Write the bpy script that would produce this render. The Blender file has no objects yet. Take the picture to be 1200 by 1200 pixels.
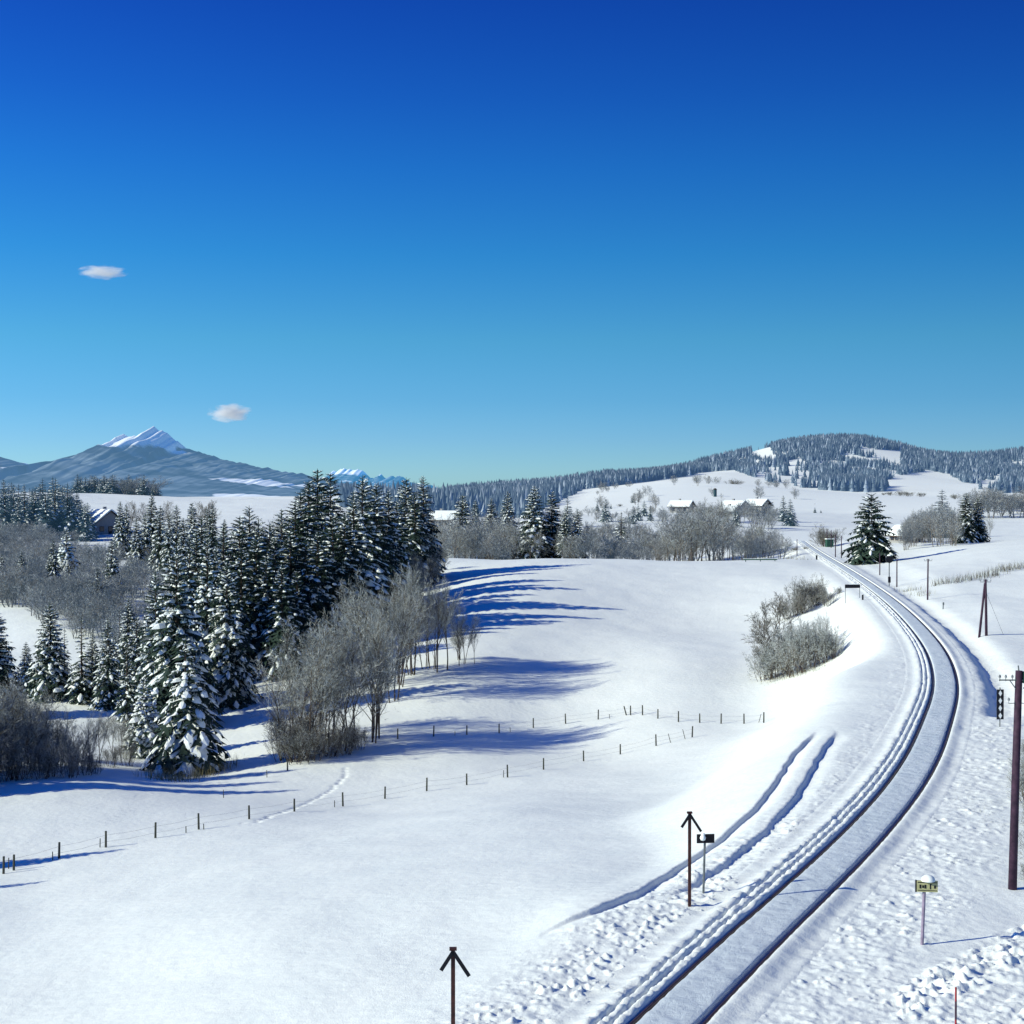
import bpy, math, random
import numpy as np
from mathutils import Vector, Matrix

random.seed(7); RNG = np.random.RandomState(7)
scene = bpy.context.scene
COL = scene.collection

# ------------------------------------------------------------------ camera
F = 1750.0; CAMZ = 12.0
PITCH = math.atan(20.0 / F)
cp, sp = math.cos(PITCH), math.sin(PITCH)
cam_d = bpy.data.cameras.new('camera'); cam = bpy.data.objects.new('camera', cam_d); COL.objects.link(cam)
cam_d.sensor_width = 36; cam_d.lens = 36 * F / 1200
cam_d.clip_start = 0.5; cam_d.clip_end = 120000
cam.location = (0, 0, CAMZ); cam.rotation_euler = (math.pi / 2 - PITCH, 0, 0)
scene.camera = cam

def ray(px, py):
    a = (px - 600) / F; b = -(py - 600) / F
    return np.array([a, cp + b * sp, -sp + b * cp])
def at(px, py, Y):
    r = ray(px, py); t = Y / r[1]
    return np.array([r[0] * t, Y, CAMZ + r[2] * t])

# ------------------------------------------------------------------ noise
def _h(ix, iy, seed):
    n = (ix.astype(np.int64) * 374761393 + iy.astype(np.int64) * 668265263 + seed * 974634777) & 0xffffffff
    n = ((n ^ (n >> 13)) * 1274126177) & 0xffffffff
    n = n ^ (n >> 16)
    return (n & 0xffff) / 65535.0
def vnoise(x, y, seed=0):
    x = np.asarray(x, float); y = np.asarray(y, float)
    ix = np.floor(x); iy = np.floor(y); fx = x - ix; fy = y - iy
    fx = fx * fx * (3 - 2 * fx); fy = fy * fy * (3 - 2 * fy)
    a = _h(ix, iy, seed); b = _h(ix + 1, iy, seed); c = _h(ix, iy + 1, seed); d = _h(ix + 1, iy + 1, seed)
    return (a * (1 - fx) + b * fx) * (1 - fy) + (c * (1 - fx) + d * fx) * fy * 1.0 - 0.5
def fbm(x, y, seed=0, oct=3):
    s = 0; a = 1; t = 0
    for o in range(oct):
        s = s + a * vnoise(x * 2 ** o + 17.3 * o, y * 2 ** o - 9.1 * o, seed + o); t += a; a *= .5
    return s / t * 2
def sstep(a, b, x):
    t = np.clip((np.asarray(x, float) - a) / (b - a), 0, 1); return t * t * (3 - 2 * t)

# ------------------------------------------------------------------ terrain
TRK = [(803,1180,35),(873,1110,39.6),(947,1043,45.4),(1005,987,51.6),(1055,930,60),(1084,883,69.3),(1105,823,86.4),
       (1109,805,93),(1104,777,106),(1094,758,118),(1078,738,133),(1061,720,150),(1043,704,169),(1027,692,188),
       (1010,680,210),(987,665,247),(965,652,290),(948,641,345),(938,633,410)]
_t = np.array([at(*p) for p in TRK])
# extend toward the camera side (under the bridge)
d0 = (_t[0] - _t[1]) / np.linalg.norm(_t[0] - _t[1])
_t = np.vstack([_t[0] + d0 * 26, _t[0] + d0 * 14, _t])
def smooth_fn(Yk, Vk):
    Yd = np.exp(np.linspace(math.log(Yk[0]), math.log(Yk[-1]), 600)); V = np.interp(Yd, Yk, Vk)
    for _ in range(2):
        k = np.hanning(35); k /= k.sum(); Vp = np.pad(V, 17, mode='reflect', reflect_type='odd'); V = np.convolve(Vp, k, 'valid')
    return Yd, V
TY, TX = smooth_fn(_t[:, 1], _t[:, 0]); _, TZ = smooth_fn(_t[:, 1], np.where(_t[:, 1] < 160, 0.0, _t[:, 2]))
TS = np.gradient(TX, TY); TC = 1 / np.sqrt(1 + TS ** 2)
def track_x(Y): return np.interp(Y, TY, TX)
def track_z(Y): return np.interp(Y, TY, TZ)
def track_s(X, Y): return (X - np.interp(Y, TY, TX)) * np.interp(Y, TY, TC)

CP = [  # (px, py, forward distance)
 (531,1273,30),(300,1200,37.5),(0,1200,43),(300,1100,47),(0,1100,56),(300,1000,71),(600,1000,59),(620,1100,41.5),(600,950,80),
 (16,1020,74),(290,958,88),(401,945,99),(520,922,105),(637,902,112),(725,884,121),(810,866,122),(895,847,128),(737,837,136),(625,853,133),(508,863,126),
 (900,925,70),(955,862,90),(830,1020,51),(700,1070,42.5),(960,960,56),(1000,880,70),(1010,830,84),(900,860,106),(850,930,78),
 (980,800,100),(1040,790,97),(900,797,146),(975,778,138),(1000,720,168),(900,740,180),(960,745,160),
 (800,780,152),(700,780,158),(560,795,148),(700,720,195),(800,700,215),(900,690,218),(600,720,190),(550,690,215),
 (530,655,262),(650,655,265),(750,658,262),(850,659,262),(920,658,264),(460,655,262),
 (100,915,104),(215,905,116),(345,880,121),(0,800,160),(60,735,190),(120,790,163),(280,820,148),(100,700,235),(250,700,240),
 (330,800,155),(400,740,185),(450,720,205),(500,690,232),(150,655,330),(115,615,450),(110,640,375),(0,640,345),(0,592,560),
 (200,592,600),(150,580,740),(330,585,700),(430,588,680),(300,600,520),(60,577,720),(380,640,330),(250,650,330),
 (1190,1042,45.5),(1200,1200,34),(1080,1107,39.8),(1150,870,72.5),(1200,850,78),(1150,745,128),(1088,702,170),(1200,700,168),
 (1150,680,196),(1200,641,250),(1150,645,252),(1100,652,256),(1050,660,256),(1120,790,101),(1000,1130,38),
 (705,626,450),(760,625,450),(870,602,610),(800,605,560),(700,580,1000),(850,567,1150),(940,592,800),(1000,602,700),(1050,582,1050),
 (600,605,700),(1180,628,440),(1180,606,650),(1120,600,700),(960,612,560),
 (680,577,1350),(620,583,1250),(800,559,1600),(860,555,1650),(900,569,1500),(960,578,1350),(1000,579,1350),(1060,563,1650),(1130,573,1500),(1190,582,1200),
 (540,573,2700),(600,570,2700),(650,566,2700),(740,564,2600),(800,551,2500),(860,537,2500),(890,526,2500),(930,517,2500),(985,514,2500),(1030,521,2500),
 (1070,532,2500),(1110,546,2600),(1130,547,2600),(1160,539,2500),(1200,529,2500),(1300,515,2500),(1450,530,2500),
 (940,545,2000),(1000,545,2000),(880,550,1950),(1050,548,2000),(800,556,2000),(1200,560,1900)]
CZ = [  # (px, z, distance)
 (450,-3,310),(550,-4,320),(650,-4,330),(750,-4,330),(850,-3,330),(900,-2.5,330),(1060,1.5,300),(1120,1.5,330),(1200,2,330),(1010,0.3,300),
 (300,0,14),(0,-1,14),(600,0,14),(900,0,14),(1200,0,14),(-500,-3,14),(1700,0,14),
 (-400,-4,43),(-400,-7,74),(-400,-8,120),(-400,-8,170),(-400,2,330),(-400,12,560),(-400,14,720),
 (1650,0,34),(1600,0.5,78),(1600,2,168),(1600,5,250),(1600,4,450),(1600,12,800),(1600,40,1500),
 (0,-10,1100),(200,-10,1100),(400,-10,1050),(-400,-8,1100),(0,0,2500),(300,0,2500),(480,5,2600),(-400,0,2500),
 (100,0,7000),(500,0,7000),(800,0,7000),(1200,0,7000),(-400,0,7000),(1600,0,7000),
 (700,20,3600),(900,40,3600),(1100,40,3600),(1300,40,3600),(1600,40,3600),
 (300,0,40000),(0,0,40000),(600,0,40000),(1200,0,40000),(-400,0,40000),(1600,0,40000)]
P = [at(*c) for c in CP] + [np.array([(c[0] - 600) / F * c[2], c[2], c[1]]) for c in CZ]
for i in range(2, len(_t)):
    P.append(np.array([_t[i, 0], _t[i, 1], float(track_z(_t[i, 1]))]))
P = np.array(P)
KU = 2.2; CC = 0.10
def feat(X, Y): return np.stack([X / Y * KU, np.log(Y)], -1)
A = feat(P[:, 0], P[:, 1])
# drop near-duplicate control points
keep = []
for i in range(len(A)):
    if all(np.hypot(*(A[i] - A[j])) > 0.035 for j in keep): keep.append(i)
P = P[keep]; A = A[keep]
def _k(r2): return np.sqrt(r2 + CC * CC)
_n = len(A)
Phi = _k(((A[:, None] - A[None]) ** 2).sum(-1)) - 0.004 * np.eye(_n)
Pm = np.hstack([np.ones((_n, 1)), A])
M_ = np.block([[Phi, Pm], [Pm.T, np.zeros((3, 3))]])
# interpolate z normalised by distance so far hills do not ripple the near ground
zn = P[:, 2] / P[:, 1] * 100
W_ = np.linalg.solve(M_, np.concatenate([zn, np.zeros(3)]))
def rbf(X, Y):
    X = np.asarray(X, float); Y = np.asarray(Y, float); sh = X.shape; X = X.ravel(); Y = Y.ravel(); out = np.empty(len(X))
    for i in range(0, len(X), 60000):
        B = feat(X[i:i + 60000], Y[i:i + 60000])
        r2 = (B[:, None, 0] - A[None, :, 0]) ** 2 + (B[:, None, 1] - A[None, :, 1]) ** 2
        out[i:i + 60000] = _k(r2) @ W_[:_n] + W_[_n] + B @ W_[_n + 1:]
    return (out * Y / 100).reshape(sh)

# lane grooves (X as a function of Y)
def curve_from_px(lst):
    p = np.array([hit0(px, py) for px, py in lst]); o = np.argsort(p[:, 1]); p = p[o]
    return p
def height_base(X, Y):
    z = rbf(X, Y)
    m = (Y > 14) & (Y < 420)
    s = track_s(X, Y); tz = track_z(Y)
    a = np.abs(s)
    # plateau beside the track, blends out to the open ground
    wl = sstep(50, 75, Y) * (1 - sstep(92, 120, Y))
    w = np.where(s < 0, 1 - sstep(2.6 , 7.0 + 8 * wl, a), 1 - sstep(4.5, 10.0, a))
    w = np.where(m, w, 0) * (1 - sstep(330, 410, Y))
    z = z * (1 - w) + (tz - 0.05) * w
    # ditch on the right of the bend
    dc = 3.3 + 0.25 * vnoise(Y * .5, Y * 0, 8)
    dz = np.exp(-(np.abs((s - dc) / np.where(s < dc, .75, 1.3))) ** 2.4) * sstep(80, 84, Y) * (1 - sstep(120, 240, Y) * .7) * (1 - sstep(240, 330, Y)) * .62
    z = z - np.where(m, dz, 0)
    # snow berm left of the track
    z = z + np.where(m, np.exp(-((s + 5.2) / 1.6) ** 2) * 0.12 * sstep(40, 60, Y) * (1 - sstep(60, 90, Y)), 0)
    return z
def hit(px, py, fn=None, y0=16, y1=9000):
    fn = fn or height_base
    r = ray(px, py); Y = np.exp(np.linspace(math.log(y0), math.log(y1), 2600)); t = Y / r[1]
    zr = CAMZ + r[2] * t; zt = fn(r[0] * t, Y); g = zr - zt
    k = np.argmax(g < 0)
    if g[k] >= 0: k = len(Y) - 1
    k = max(k, 1)
    f = g[k - 1] / (g[k - 1] - g[k] + 1e-9); yy = Y[k - 1] + (Y[k] - Y[k - 1]) * f
    return np.array([r[0] * yy / r[1], yy, CAMZ + r[2] * yy / r[1]])
def hit0(px, py): return hit(px, py)
GR1 = curve_from_px([(640,1092),(700,1065),(750,1044),(800,1012),(850,979),(887,946),(913,911),(930,883),(945,868),(958,858)])
GR2 = curve_from_px([(790,1050),(833,1024),(867,1001),(900,973),(930,940),(947,912),(963,883),(973,868),(982,857)])
def groove(X, Y, G, wid, dep, side):
    gx = np.interp(Y, G[:, 1], G[:, 0]); sl = np.gradient(G[:, 0], G[:, 1]); c = 1 / np.sqrt(1 + np.interp(Y, G[:, 1], sl) ** 2)
    s = (X - gx) * c + 0.12 * vnoise(Y * 0.8, Y * 0, 3)
    e = sstep(G[0, 1] - 1, G[0, 1] + 2.5, Y) * (1 - sstep(G[-1, 1] - 3, G[-1, 1] + 1, Y))
    # steep wall on the sun side, gentle on the other
    prof = np.where(s * side < 0, np.exp(-(s / (wid * .35)) ** 2), np.exp(-(s / (wid * 1.6)) ** 2))
    return -dep * prof * e
def rough_mask(X, Y):
    s = track_s(X, Y)
    m = np.exp(-((s + 3.3) / 1.6) ** 2) * (1 - sstep(45, 62, Y)) * 0.9
    m += np.exp(-((s + 2.8) / 1.1) ** 2) * 0.5
    m += np.exp(-(np.abs(s - 2.9) / 1.7) ** 3) * 0.8
    # churned bank at the lower right
    q = ((36.2 + (X - 9.5) * 1.087) - Y) / 1.477
    m2 = (sstep(-.5, .25, q) * (1 - .62 * sstep(.7, 1.5, q)) + .35 * np.exp(-((q - 3.1) / .6) ** 2)) * sstep(8.2, 9.8, X) * sstep(3.8, 4.8, s) * (1 - sstep(44, 48, Y))
    return np.clip(m * (1 - sstep(90, 150, Y)), 0, 1), np.clip(m2, 0, 1)
FP = []
_fp = [(250,968),(300,963),(340,951),(368,938),(392,922),(407,906),(404,897),(380,905),(330,880)]
def _mk():
    g = np.array([hit0(a, b) for a, b in _fp[:7]]); rs = np.random.RandomState(4)
    for a, b in zip(g[:-1], g[1:]):
        n = int(np.linalg.norm(b[:2] - a[:2]) / .75)
        for k in range(n):
            q = a + (b - a) * (k / n); FP.append((q[0] + rs.uniform(-.15, .15), q[1] + rs.uniform(-.2, .2)))
_mk()
def prints(X, Y):
    out = np.zeros(np.shape(X)); 
    if out.size < 1000: return out
    ok = (Y > 85) & (Y < 125) & (X < -8) & (X > -25); xs = X[ok]; ys = Y[ok]; o = np.zeros(len(xs))
    for a, b in FP: o -= .16 * np.exp(-((xs - a) ** 2 + (ys - b) ** 2) / .035)
    out[ok] = o; return out
def height(X, Y):
    z = height_base(X, Y)
    near = (Y < 160)
    z = z + np.where(near, groove(X, Y, GR1, 0.26, 0.20, 1) + groove(X, Y, GR2, 0.30, 0.18, 1) + prints(X, Y), 0)
    # gentle drifts
    z = z + 0.35 * fbm(X / 17, Y / 17, 5, 2) * sstep(6, 14, np.abs(track_s(X, Y))) + 0.05 * fbm(X / 2.5, Y / 3.5, 9, 2)
    m, m2 = rough_mask(X, Y)
    n1 = fbm(X * 3.1, Y * 3.1, 21, 3)
    cl = np.maximum(0, fbm(X * 5.3, Y * 5.3, 31, 2) - .05) * (.4 + 1.2 * np.clip(fbm(X * .9, Y * .9, 33, 2) + .3, 0, 1))
    z = z + m * (0.03 + 0.06 * n1 + 0.12 * cl)
    c = np.maximum(0, fbm(X * 2.6, Y * 2.6, 41, 2) - 0.02)
    z = z + m2 * (0.20 * np.maximum(0, fbm(X * 4.2, Y * 4.2, 43, 2) - .02) + 0.16 * cl + 0.14 * n1)
    return z
def ground_z(x, y): return float(height(np.array([x]), np.array([y]))[0])
# ------------------------------------------------------------------ materials
def new_mat(name):
    m = bpy.data.materials.new(name); m.use_nodes = True; nt = m.node_tree
    return m, nt, nt.nodes['Principled BSDF']
def simple(name, c1, c2=None, scale=3.0, rough=.85, spec=.2, emit=None, es=0, metal=0, bump=0, coords='Object'):
    m, nt, b = new_mat(name); N = nt.nodes; L = nt.links
    b.inputs['Roughness'].default_value = rough; b.inputs['Specular IOR Level'].default_value = spec; b.inputs['Metallic'].default_value = metal
    if c2 is None: c2 = tuple(x * .8 for x in c1)
    tc = N.new('ShaderNodeTexCoord'); n = N.new('ShaderNodeTexNoise'); n.inputs['Scale'].default_value = scale; n.inputs['Detail'].default_value = 5
    if coords == 'World': gg = N.new('ShaderNodeNewGeometry'); L.new(gg.outputs['Position'], n.inputs['Vector'])
    else: L.new(tc.outputs[coords], n.inputs['Vector'])
    r = N.new('ShaderNodeValToRGB'); r.color_ramp.elements[0].position = .35; r.color_ramp.elements[1].position = .65
    r.color_ramp.elements[0].color = (*c2, 1); r.color_ramp.elements[1].color = (*c1, 1)
    L.new(n.outputs['Fac'], r.inputs['Fac']); L.new(r.outputs['Color'], b.inputs['Base Color'])
    if emit: b.inputs['Emission Color'].default_value = (*emit, 1); b.inputs['Emission Strength'].default_value = es
    if bump:
        bp = N.new('ShaderNodeBump'); bp.inputs['Strength'].default_value = bump; bp.inputs['Distance'].default_value = .02
        L.new(n.outputs['Fac'], bp.inputs['Height']); L.new(bp.outputs['Normal'], b.inputs['Normal'])
    return m
def snow_mat(name, c1=(.91, .95, .90), c2=(.865, .915, .875), fine=22, bump=.35, emit=None):
    m, nt, b = new_mat(name); N = nt.nodes; L = nt.links
    b.inputs['Roughness'].default_value = .75; b.inputs['Specular IOR Level'].default_value = .15
    g = N.new('ShaderNodeNewGeometry')
    n1 = N.new('ShaderNodeTexNoise'); n1.inputs['Scale'].default_value = .35; n1.inputs['Detail'].default_value = 6
    n2 = N.new('ShaderNodeTexNoise'); n2.inputs['Scale'].default_value = fine; n2.inputs['Detail'].default_value = 3
    n3 = N.new('ShaderNodeTexNoise'); n3.inputs['Scale'].default_value = 2.2; n3.inputs['Detail'].default_value = 5
    for n in (n1, n2, n3): L.new(g.outputs['Position'], n.inputs['Vector'])
    r = N.new('ShaderNodeValToRGB'); r.color_ramp.elements[0].position = .3; r.color_ramp.elements[1].position = .7
    r.color_ramp.elements[0].color = (*c2, 1); r.color_ramp.elements[1].color = (*c1, 1)
    L.new(n1.outputs['Fac'], r.inputs['Fac']); L.new(r.outputs['Color'], b.inputs['Base Color'])
    b1 = N.new('ShaderNodeBump'); b1.inputs['Strength'].default_value = bump * 1.1; b1.inputs['Distance'].default_value = .03
    b2 = N.new('ShaderNodeBump'); b2.inputs['Strength'].default_value = bump; b2.inputs['Distance'].default_value = .12
    L.new(n2.outputs['Fac'], b1.inputs['Height']); L.new(n3.outputs['Fac'], b2.inputs['Height'])
    L.new(b1.outputs['Normal'], b2.inputs['Normal']); L.new(b2.outputs['Normal'], b.inputs['Normal'])
    if emit: b.inputs['Emission Color'].default_value = (*emit, 1); b.inputs['Emission Strength'].default_value = 1
    return m
M = {}
M['snow'] = snow_mat('snow_ground')
M['snow_far'] = snow_mat('snow_far', (.94, .96, .89), (.88, .91, .86), fine=.5, bump=.1, emit=(.03, .045, .05))  # faint glow puts aerial haze into the far snow
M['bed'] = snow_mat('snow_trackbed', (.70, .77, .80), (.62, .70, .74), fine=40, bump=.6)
M['treesnow'] = simple('snow_on_branches', (.90, .94, .90), (.80, .86, .85), scale=1.5)
M['needle'] = simple('spruce_needles', (.040, .070, .050), (.018, .036, .030), scale=1.2)
M['needle_far'] = simple('spruce_needles_far', (.045, .085, .085), (.025, .05, .06), scale=.8, emit=(.008, .022, .04), es=1)  # bluish emission stands in for distance haze on far spruces
M['bark'] = simple('bark', (.10, .075, .06), (.05, .04, .035), scale=6, bump=.4)
M['twig'] = simple('bare_twigs', (.17, .145, .11), (.085, .085, .075), scale=.25, coords='World')
M['frost'] = simple('frosted_twigs', (.60, .64, .63), (.38, .42, .41), scale=2)
M['twigfar'] = simple('bare_twigs_far', (.20, .165, .125), (.10, .105, .115), scale=.11, coords='World', emit=(.010, .022, .035), es=1)  # weak blue emission paints distance haze onto far twigs
M['frostfar'] = simple('frosted_twigs_far', (.52, .55, .55), (.30, .33, .35), scale=.13, coords='World', emit=(.010, .022, .035), es=1)  # same painted haze glow as the far bare twigs
M['grass'] = simple('dry_grass', (.30, .27, .15), (.16, .15, .08), scale=3)
M['pole'] = simple('tarred_pole', (.065, .033, .058), (.030, .017, .032), scale=5, bump=.4, rough=.7)
M['rustpole'] = simple('brown_steel', (.075, .028, .025), (.04, .018, .018), scale=9, rough=.6)
M['grey_steel'] = simple('galvanised_steel', (.18, .20, .21), (.11, .125, .13), scale=8, rough=.45, metal=.3)
M['black'] = simple('black_paint', (.012, .013, .02), (.008, .008, .012), scale=4, rough=.45)
M['white'] = simple('white_paint', (.78, .80, .80), (.68, .70, .70), scale=7, rough=.5)
M['cream'] = simple('cream_sign_paint', (.46, .44, .24), (.36, .35, .18), scale=9, rough=.5)
M['lilac'] = simple('weathered_post', (.33, .27, .36), (.22, .18, .25), scale=8, rough=.6)
M['fence'] = simple('fence_wood', (.07, .075, .06), (.04, .042, .036), scale=8)
M['rail'] = simple('rail_steel', (.085, .050, .055), (.045, .030, .04), scale=12, rough=.5, metal=.3)
M['wall'] = simple('plaster_wall', (.34, .34, .33), (.28, .28, .28), scale=2)
M['timber'] = simple('dark_timber', (.09, .065, .05), (.055, .04, .032), scale=4)
M['glass'] = simple('window_glass', (.03, .04, .06), (.02, .025, .04), scale=3, rough=.15, spec=.6)
M['red'] = simple('red_paint', (.35, .02, .03), (.25, .015, .02), scale=6, rough=.5)
M['green'] = simple('green_paint', (.03, .10, .07), (.02, .07, .05), scale=6, rough=.5)
M['insul'] = simple('porcelain', (.20, .22, .24), (.10, .11, .13), scale=8, rough=.3)
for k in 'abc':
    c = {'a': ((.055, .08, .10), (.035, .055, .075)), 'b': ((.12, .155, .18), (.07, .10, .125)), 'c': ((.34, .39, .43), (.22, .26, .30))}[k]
    M['hill_' + k] = simple('hill_conifers_' + k, *c, scale=.05, emit=(.028, .062, .125), es=1)  # bluish tones and blue glow carry aerial haze in the colour

# ------------------------------------------------------------------ object helpers
def mesh_np(name, V, Fq, mat, parent=None, midx=None, smooth=False):
    me = bpy.data.meshes.new(name); V = np.asarray(V, np.float32); Fq = np.asarray(Fq, np.int32)
    n = len(Fq); k = Fq.shape[1]
    me.vertices.add(len(V)); me.vertices.foreach_set('co', V.ravel())
    me.loops.add(n * k); me.loops.foreach_set('vertex_index', Fq.ravel())
    me.polygons.add(n); me.polygons.foreach_set('loop_start', np.arange(0, n * k, k, dtype=np.int32))
    if midx is not None: me.polygons.foreach_set('material_index', np.asarray(midx, np.int32))
    if smooth: me.polygons.foreach_set('use_smooth', np.ones(n, bool))
    me.update(calc_edges=True)
    for m in (mat if isinstance(mat, (list, tuple)) else [mat]): me.materials.append(m)
    o = bpy.data.objects.new(name, me); COL.objects.link(o)
    if parent: o.parent = parent
    return o
class MB:
    def __init__(s): s.v = []; s.f = []; s.m = []
    def face(s, pts, mi=0):
        i = len(s.v); s.v += [tuple(p) for p in pts]; s.f.append(tuple(range(i, i + len(pts)))); s.m.append(mi)
    def box(s, c, sz, mi=0, rot=None):
        x, y, z = [a / 2 for a in sz]; i = len(s.v)
        for dx, dy, dz in ((-x,-y,-z),(x,-y,-z),(x,y,-z),(-x,y,-z),(-x,-y,z),(x,-y,z),(x,y,z),(-x,y,z)):
            p = Vector((dx, dy, dz))
            if rot is not None: p = rot @ p
            s.v.append((c[0] + p.x, c[1] + p.y, c[2] + p.z))
        for f in ((0,3,2,1),(4,5,6,7),(0,1,5,4),(1,2,6,5),(2,3,7,6),(3,0,4,7)): s.f.append(tuple(i + a for a in f)); s.m.append(mi)
    def tube(s, pts, rad, n=8, mi=0, caps=True):
        pts = [Vector(p) for p in pts]; rad = rad if isinstance(rad, (list, tuple)) else [rad] * len(pts); base = len(s.v)
        for k, p in enumerate(pts):
            d = (pts[min(k + 1, len(pts) - 1)] - pts[max(k - 1, 0)]).normalized()
            a = d.orthogonal().normalized() if abs(d.z) < .9 else d.cross(Vector((0, 1, 0))).normalized(); b = d.cross(a)
            for j in range(n):
                t = 2 * math.pi * j / n; q = p + (a * math.cos(t) + b * math.sin(t)) * rad[k]; s.v.append(tuple(q))
        for k in range(len(pts) - 1):
            for j in range(n):
                a0 = base + k * n + j; a1 = base + k * n + (j + 1) % n; s.f.append((a0, a1, a1 + n, a0 + n)); s.m.append(mi)
        if caps:
            s.f.append(tuple(base + j for j in range(n))[::-1]); s.m.append(mi)
            e = base + (len(pts) - 1) * n; s.f.append(tuple(e + j for j in range(n))); s.m.append(mi)
    def dome(s, c, r, sz=1.0, n=10, rings=4, mi=0, full=False):
        base = len(s.v); lo = -math.pi / 2 if full else 0
        for k in range(rings + 1):
            a = lo + (math.pi / 2 - lo) * k / rings
            for j in range(n):
                t = 2 * math.pi * j / n; s.v.append((c[0] + r * math.cos(a) * math.cos(t), c[1] + r * math.cos(a) * math.sin(t), c[2] + r * sz * math.sin(a)))
        for k in range(rings):
            for j in range(n):
                a0 = base + k * n + j; a1 = base + k * n + (j + 1) % n; s.f.append((a0, a1, a1 + n, a0 + n)); s.m.append(mi)
    def prism(s, prof, y0, y1, mi=0):   # profile in (x,z), extruded along y
        n = len(prof); i = len(s.v)
        s.v += [(x, y0, z) for x, z in prof] + [(x, y1, z) for x, z in prof]
        s.f.append(tuple(range(i, i + n))); s.m.append(mi); s.f.append(tuple(range(i + n, i + 2 * n))[::-1]); s.m.append(mi)
        for k in range(n): s.f.append((i + k, i + n + k, i + n + (k + 1) % n, i + (k + 1) % n)); s.m.append(mi)
    def mesh(s, name, mats, smooth=False):
        me = bpy.data.meshes.new(name); me.from_pydata(s.v, [], s.f)
        for m in (mats if isinstance(mats, (list, tuple)) else [mats]): me.materials.append(m)
        me.polygons.foreach_set('material_index', s.m)
        if smooth: me.polygons.foreach_set('use_smooth', [True] * len(s.f))
        me.update(); return me
    def build(s, name, mats, parent=None, smooth=False):
        o = bpy.data.objects.new(name, s.mesh(name, mats, smooth)); COL.objects.link(o)
        if parent: o.parent = parent
        return o
def tag(o, label=None, cat=None, group=None, kind=None):
    if label: o['label'] = label
    if cat: o['category'] = cat
    if group: o['group'] = group
    if kind: o['kind'] = kind
    return o
def empty(name, loc, rz=0, label=None, cat=None, group=None):
    o = bpy.data.objects.new(name, None); COL.objects.link(o); o.location = loc; o.rotation_euler = (0, 0, rz); o.empty_display_size = .3
    return tag(o, label, cat, group)
def on_ground(px, py): return hit(px, py, height)
def gpt(px, d):
    x = (px - 600) / F * d; return np.array([x, d, ground_z(x, d)])

# ------------------------------------------------------------------ ground sheets
def sheet(name, pxs, Ys, fn, mat):
    U, YY = np.meshgrid((pxs - 600) / F, Ys); X = U * YY; Z = fn(X, YY)
    V = np.stack([X.ravel(), YY.ravel(), Z.ravel()], 1); nc = len(pxs); nr = len(Ys)
    i = (np.arange(nr - 1)[:, None] * nc + np.arange(nc - 1)[None]).ravel()
    Fq = np.stack([i, i + 1, i + nc + 1, i + nc], 1)
    o = mesh_np(name, V, Fq, mat, smooth=True); o['kind'] = 'structure'; return o
def geo(a, b, r):
    n = int(math.log(b / a) / math.log(1 + r)) + 1; return np.exp(np.linspace(math.log(a), math.log(b), n))
def sink_under_track(X, Y, z):
    s = track_s(X, Y); w = np.where(s < 0, 1 - sstep(1.8, 2.2, -s), 1 - sstep(1.25, 1.55, s)) * (Y < 392) 
    return z - 0.4 * w
def ground_fn(X, Y): return sink_under_track(X, Y, height(X, Y))
pxs = np.concatenate([np.arange(-500, -30, 12.), np.arange(-30, 1232, 1.9), np.arange(1236, 1750, 12.)])
Yn = np.concatenate([geo(13, 30, .02)[:-1], geo(30, 70, .0018)[:-1], geo(70, 125, .0024)[:-1], geo(125, 300, .004)[:-1], geo(300, 700, .008)])
sheet('ground', pxs, Yn, ground_fn, M['snow'])
pxf = np.concatenate([np.arange(-900, -30, 30.), np.arange(-30, 1232, 4.), np.arange(1236, 2100, 30.)])
def far_fn(X, Y):
    return height_base(X, Y) + 0.35 * fbm(X / 17, Y / 17, 5, 2) * (Y < 760) + 2.5 * fbm(X / 120, Y / 120, 7, 3) * sstep(800, 1400, Y) * (1 - sstep(4000, 8000, Y))
sheet('hills', pxf, np.concatenate([geo(697, 5000, .012)[:-1], geo(5000, 60000, .1)]), far_fn, M['snow_far'])

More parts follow.
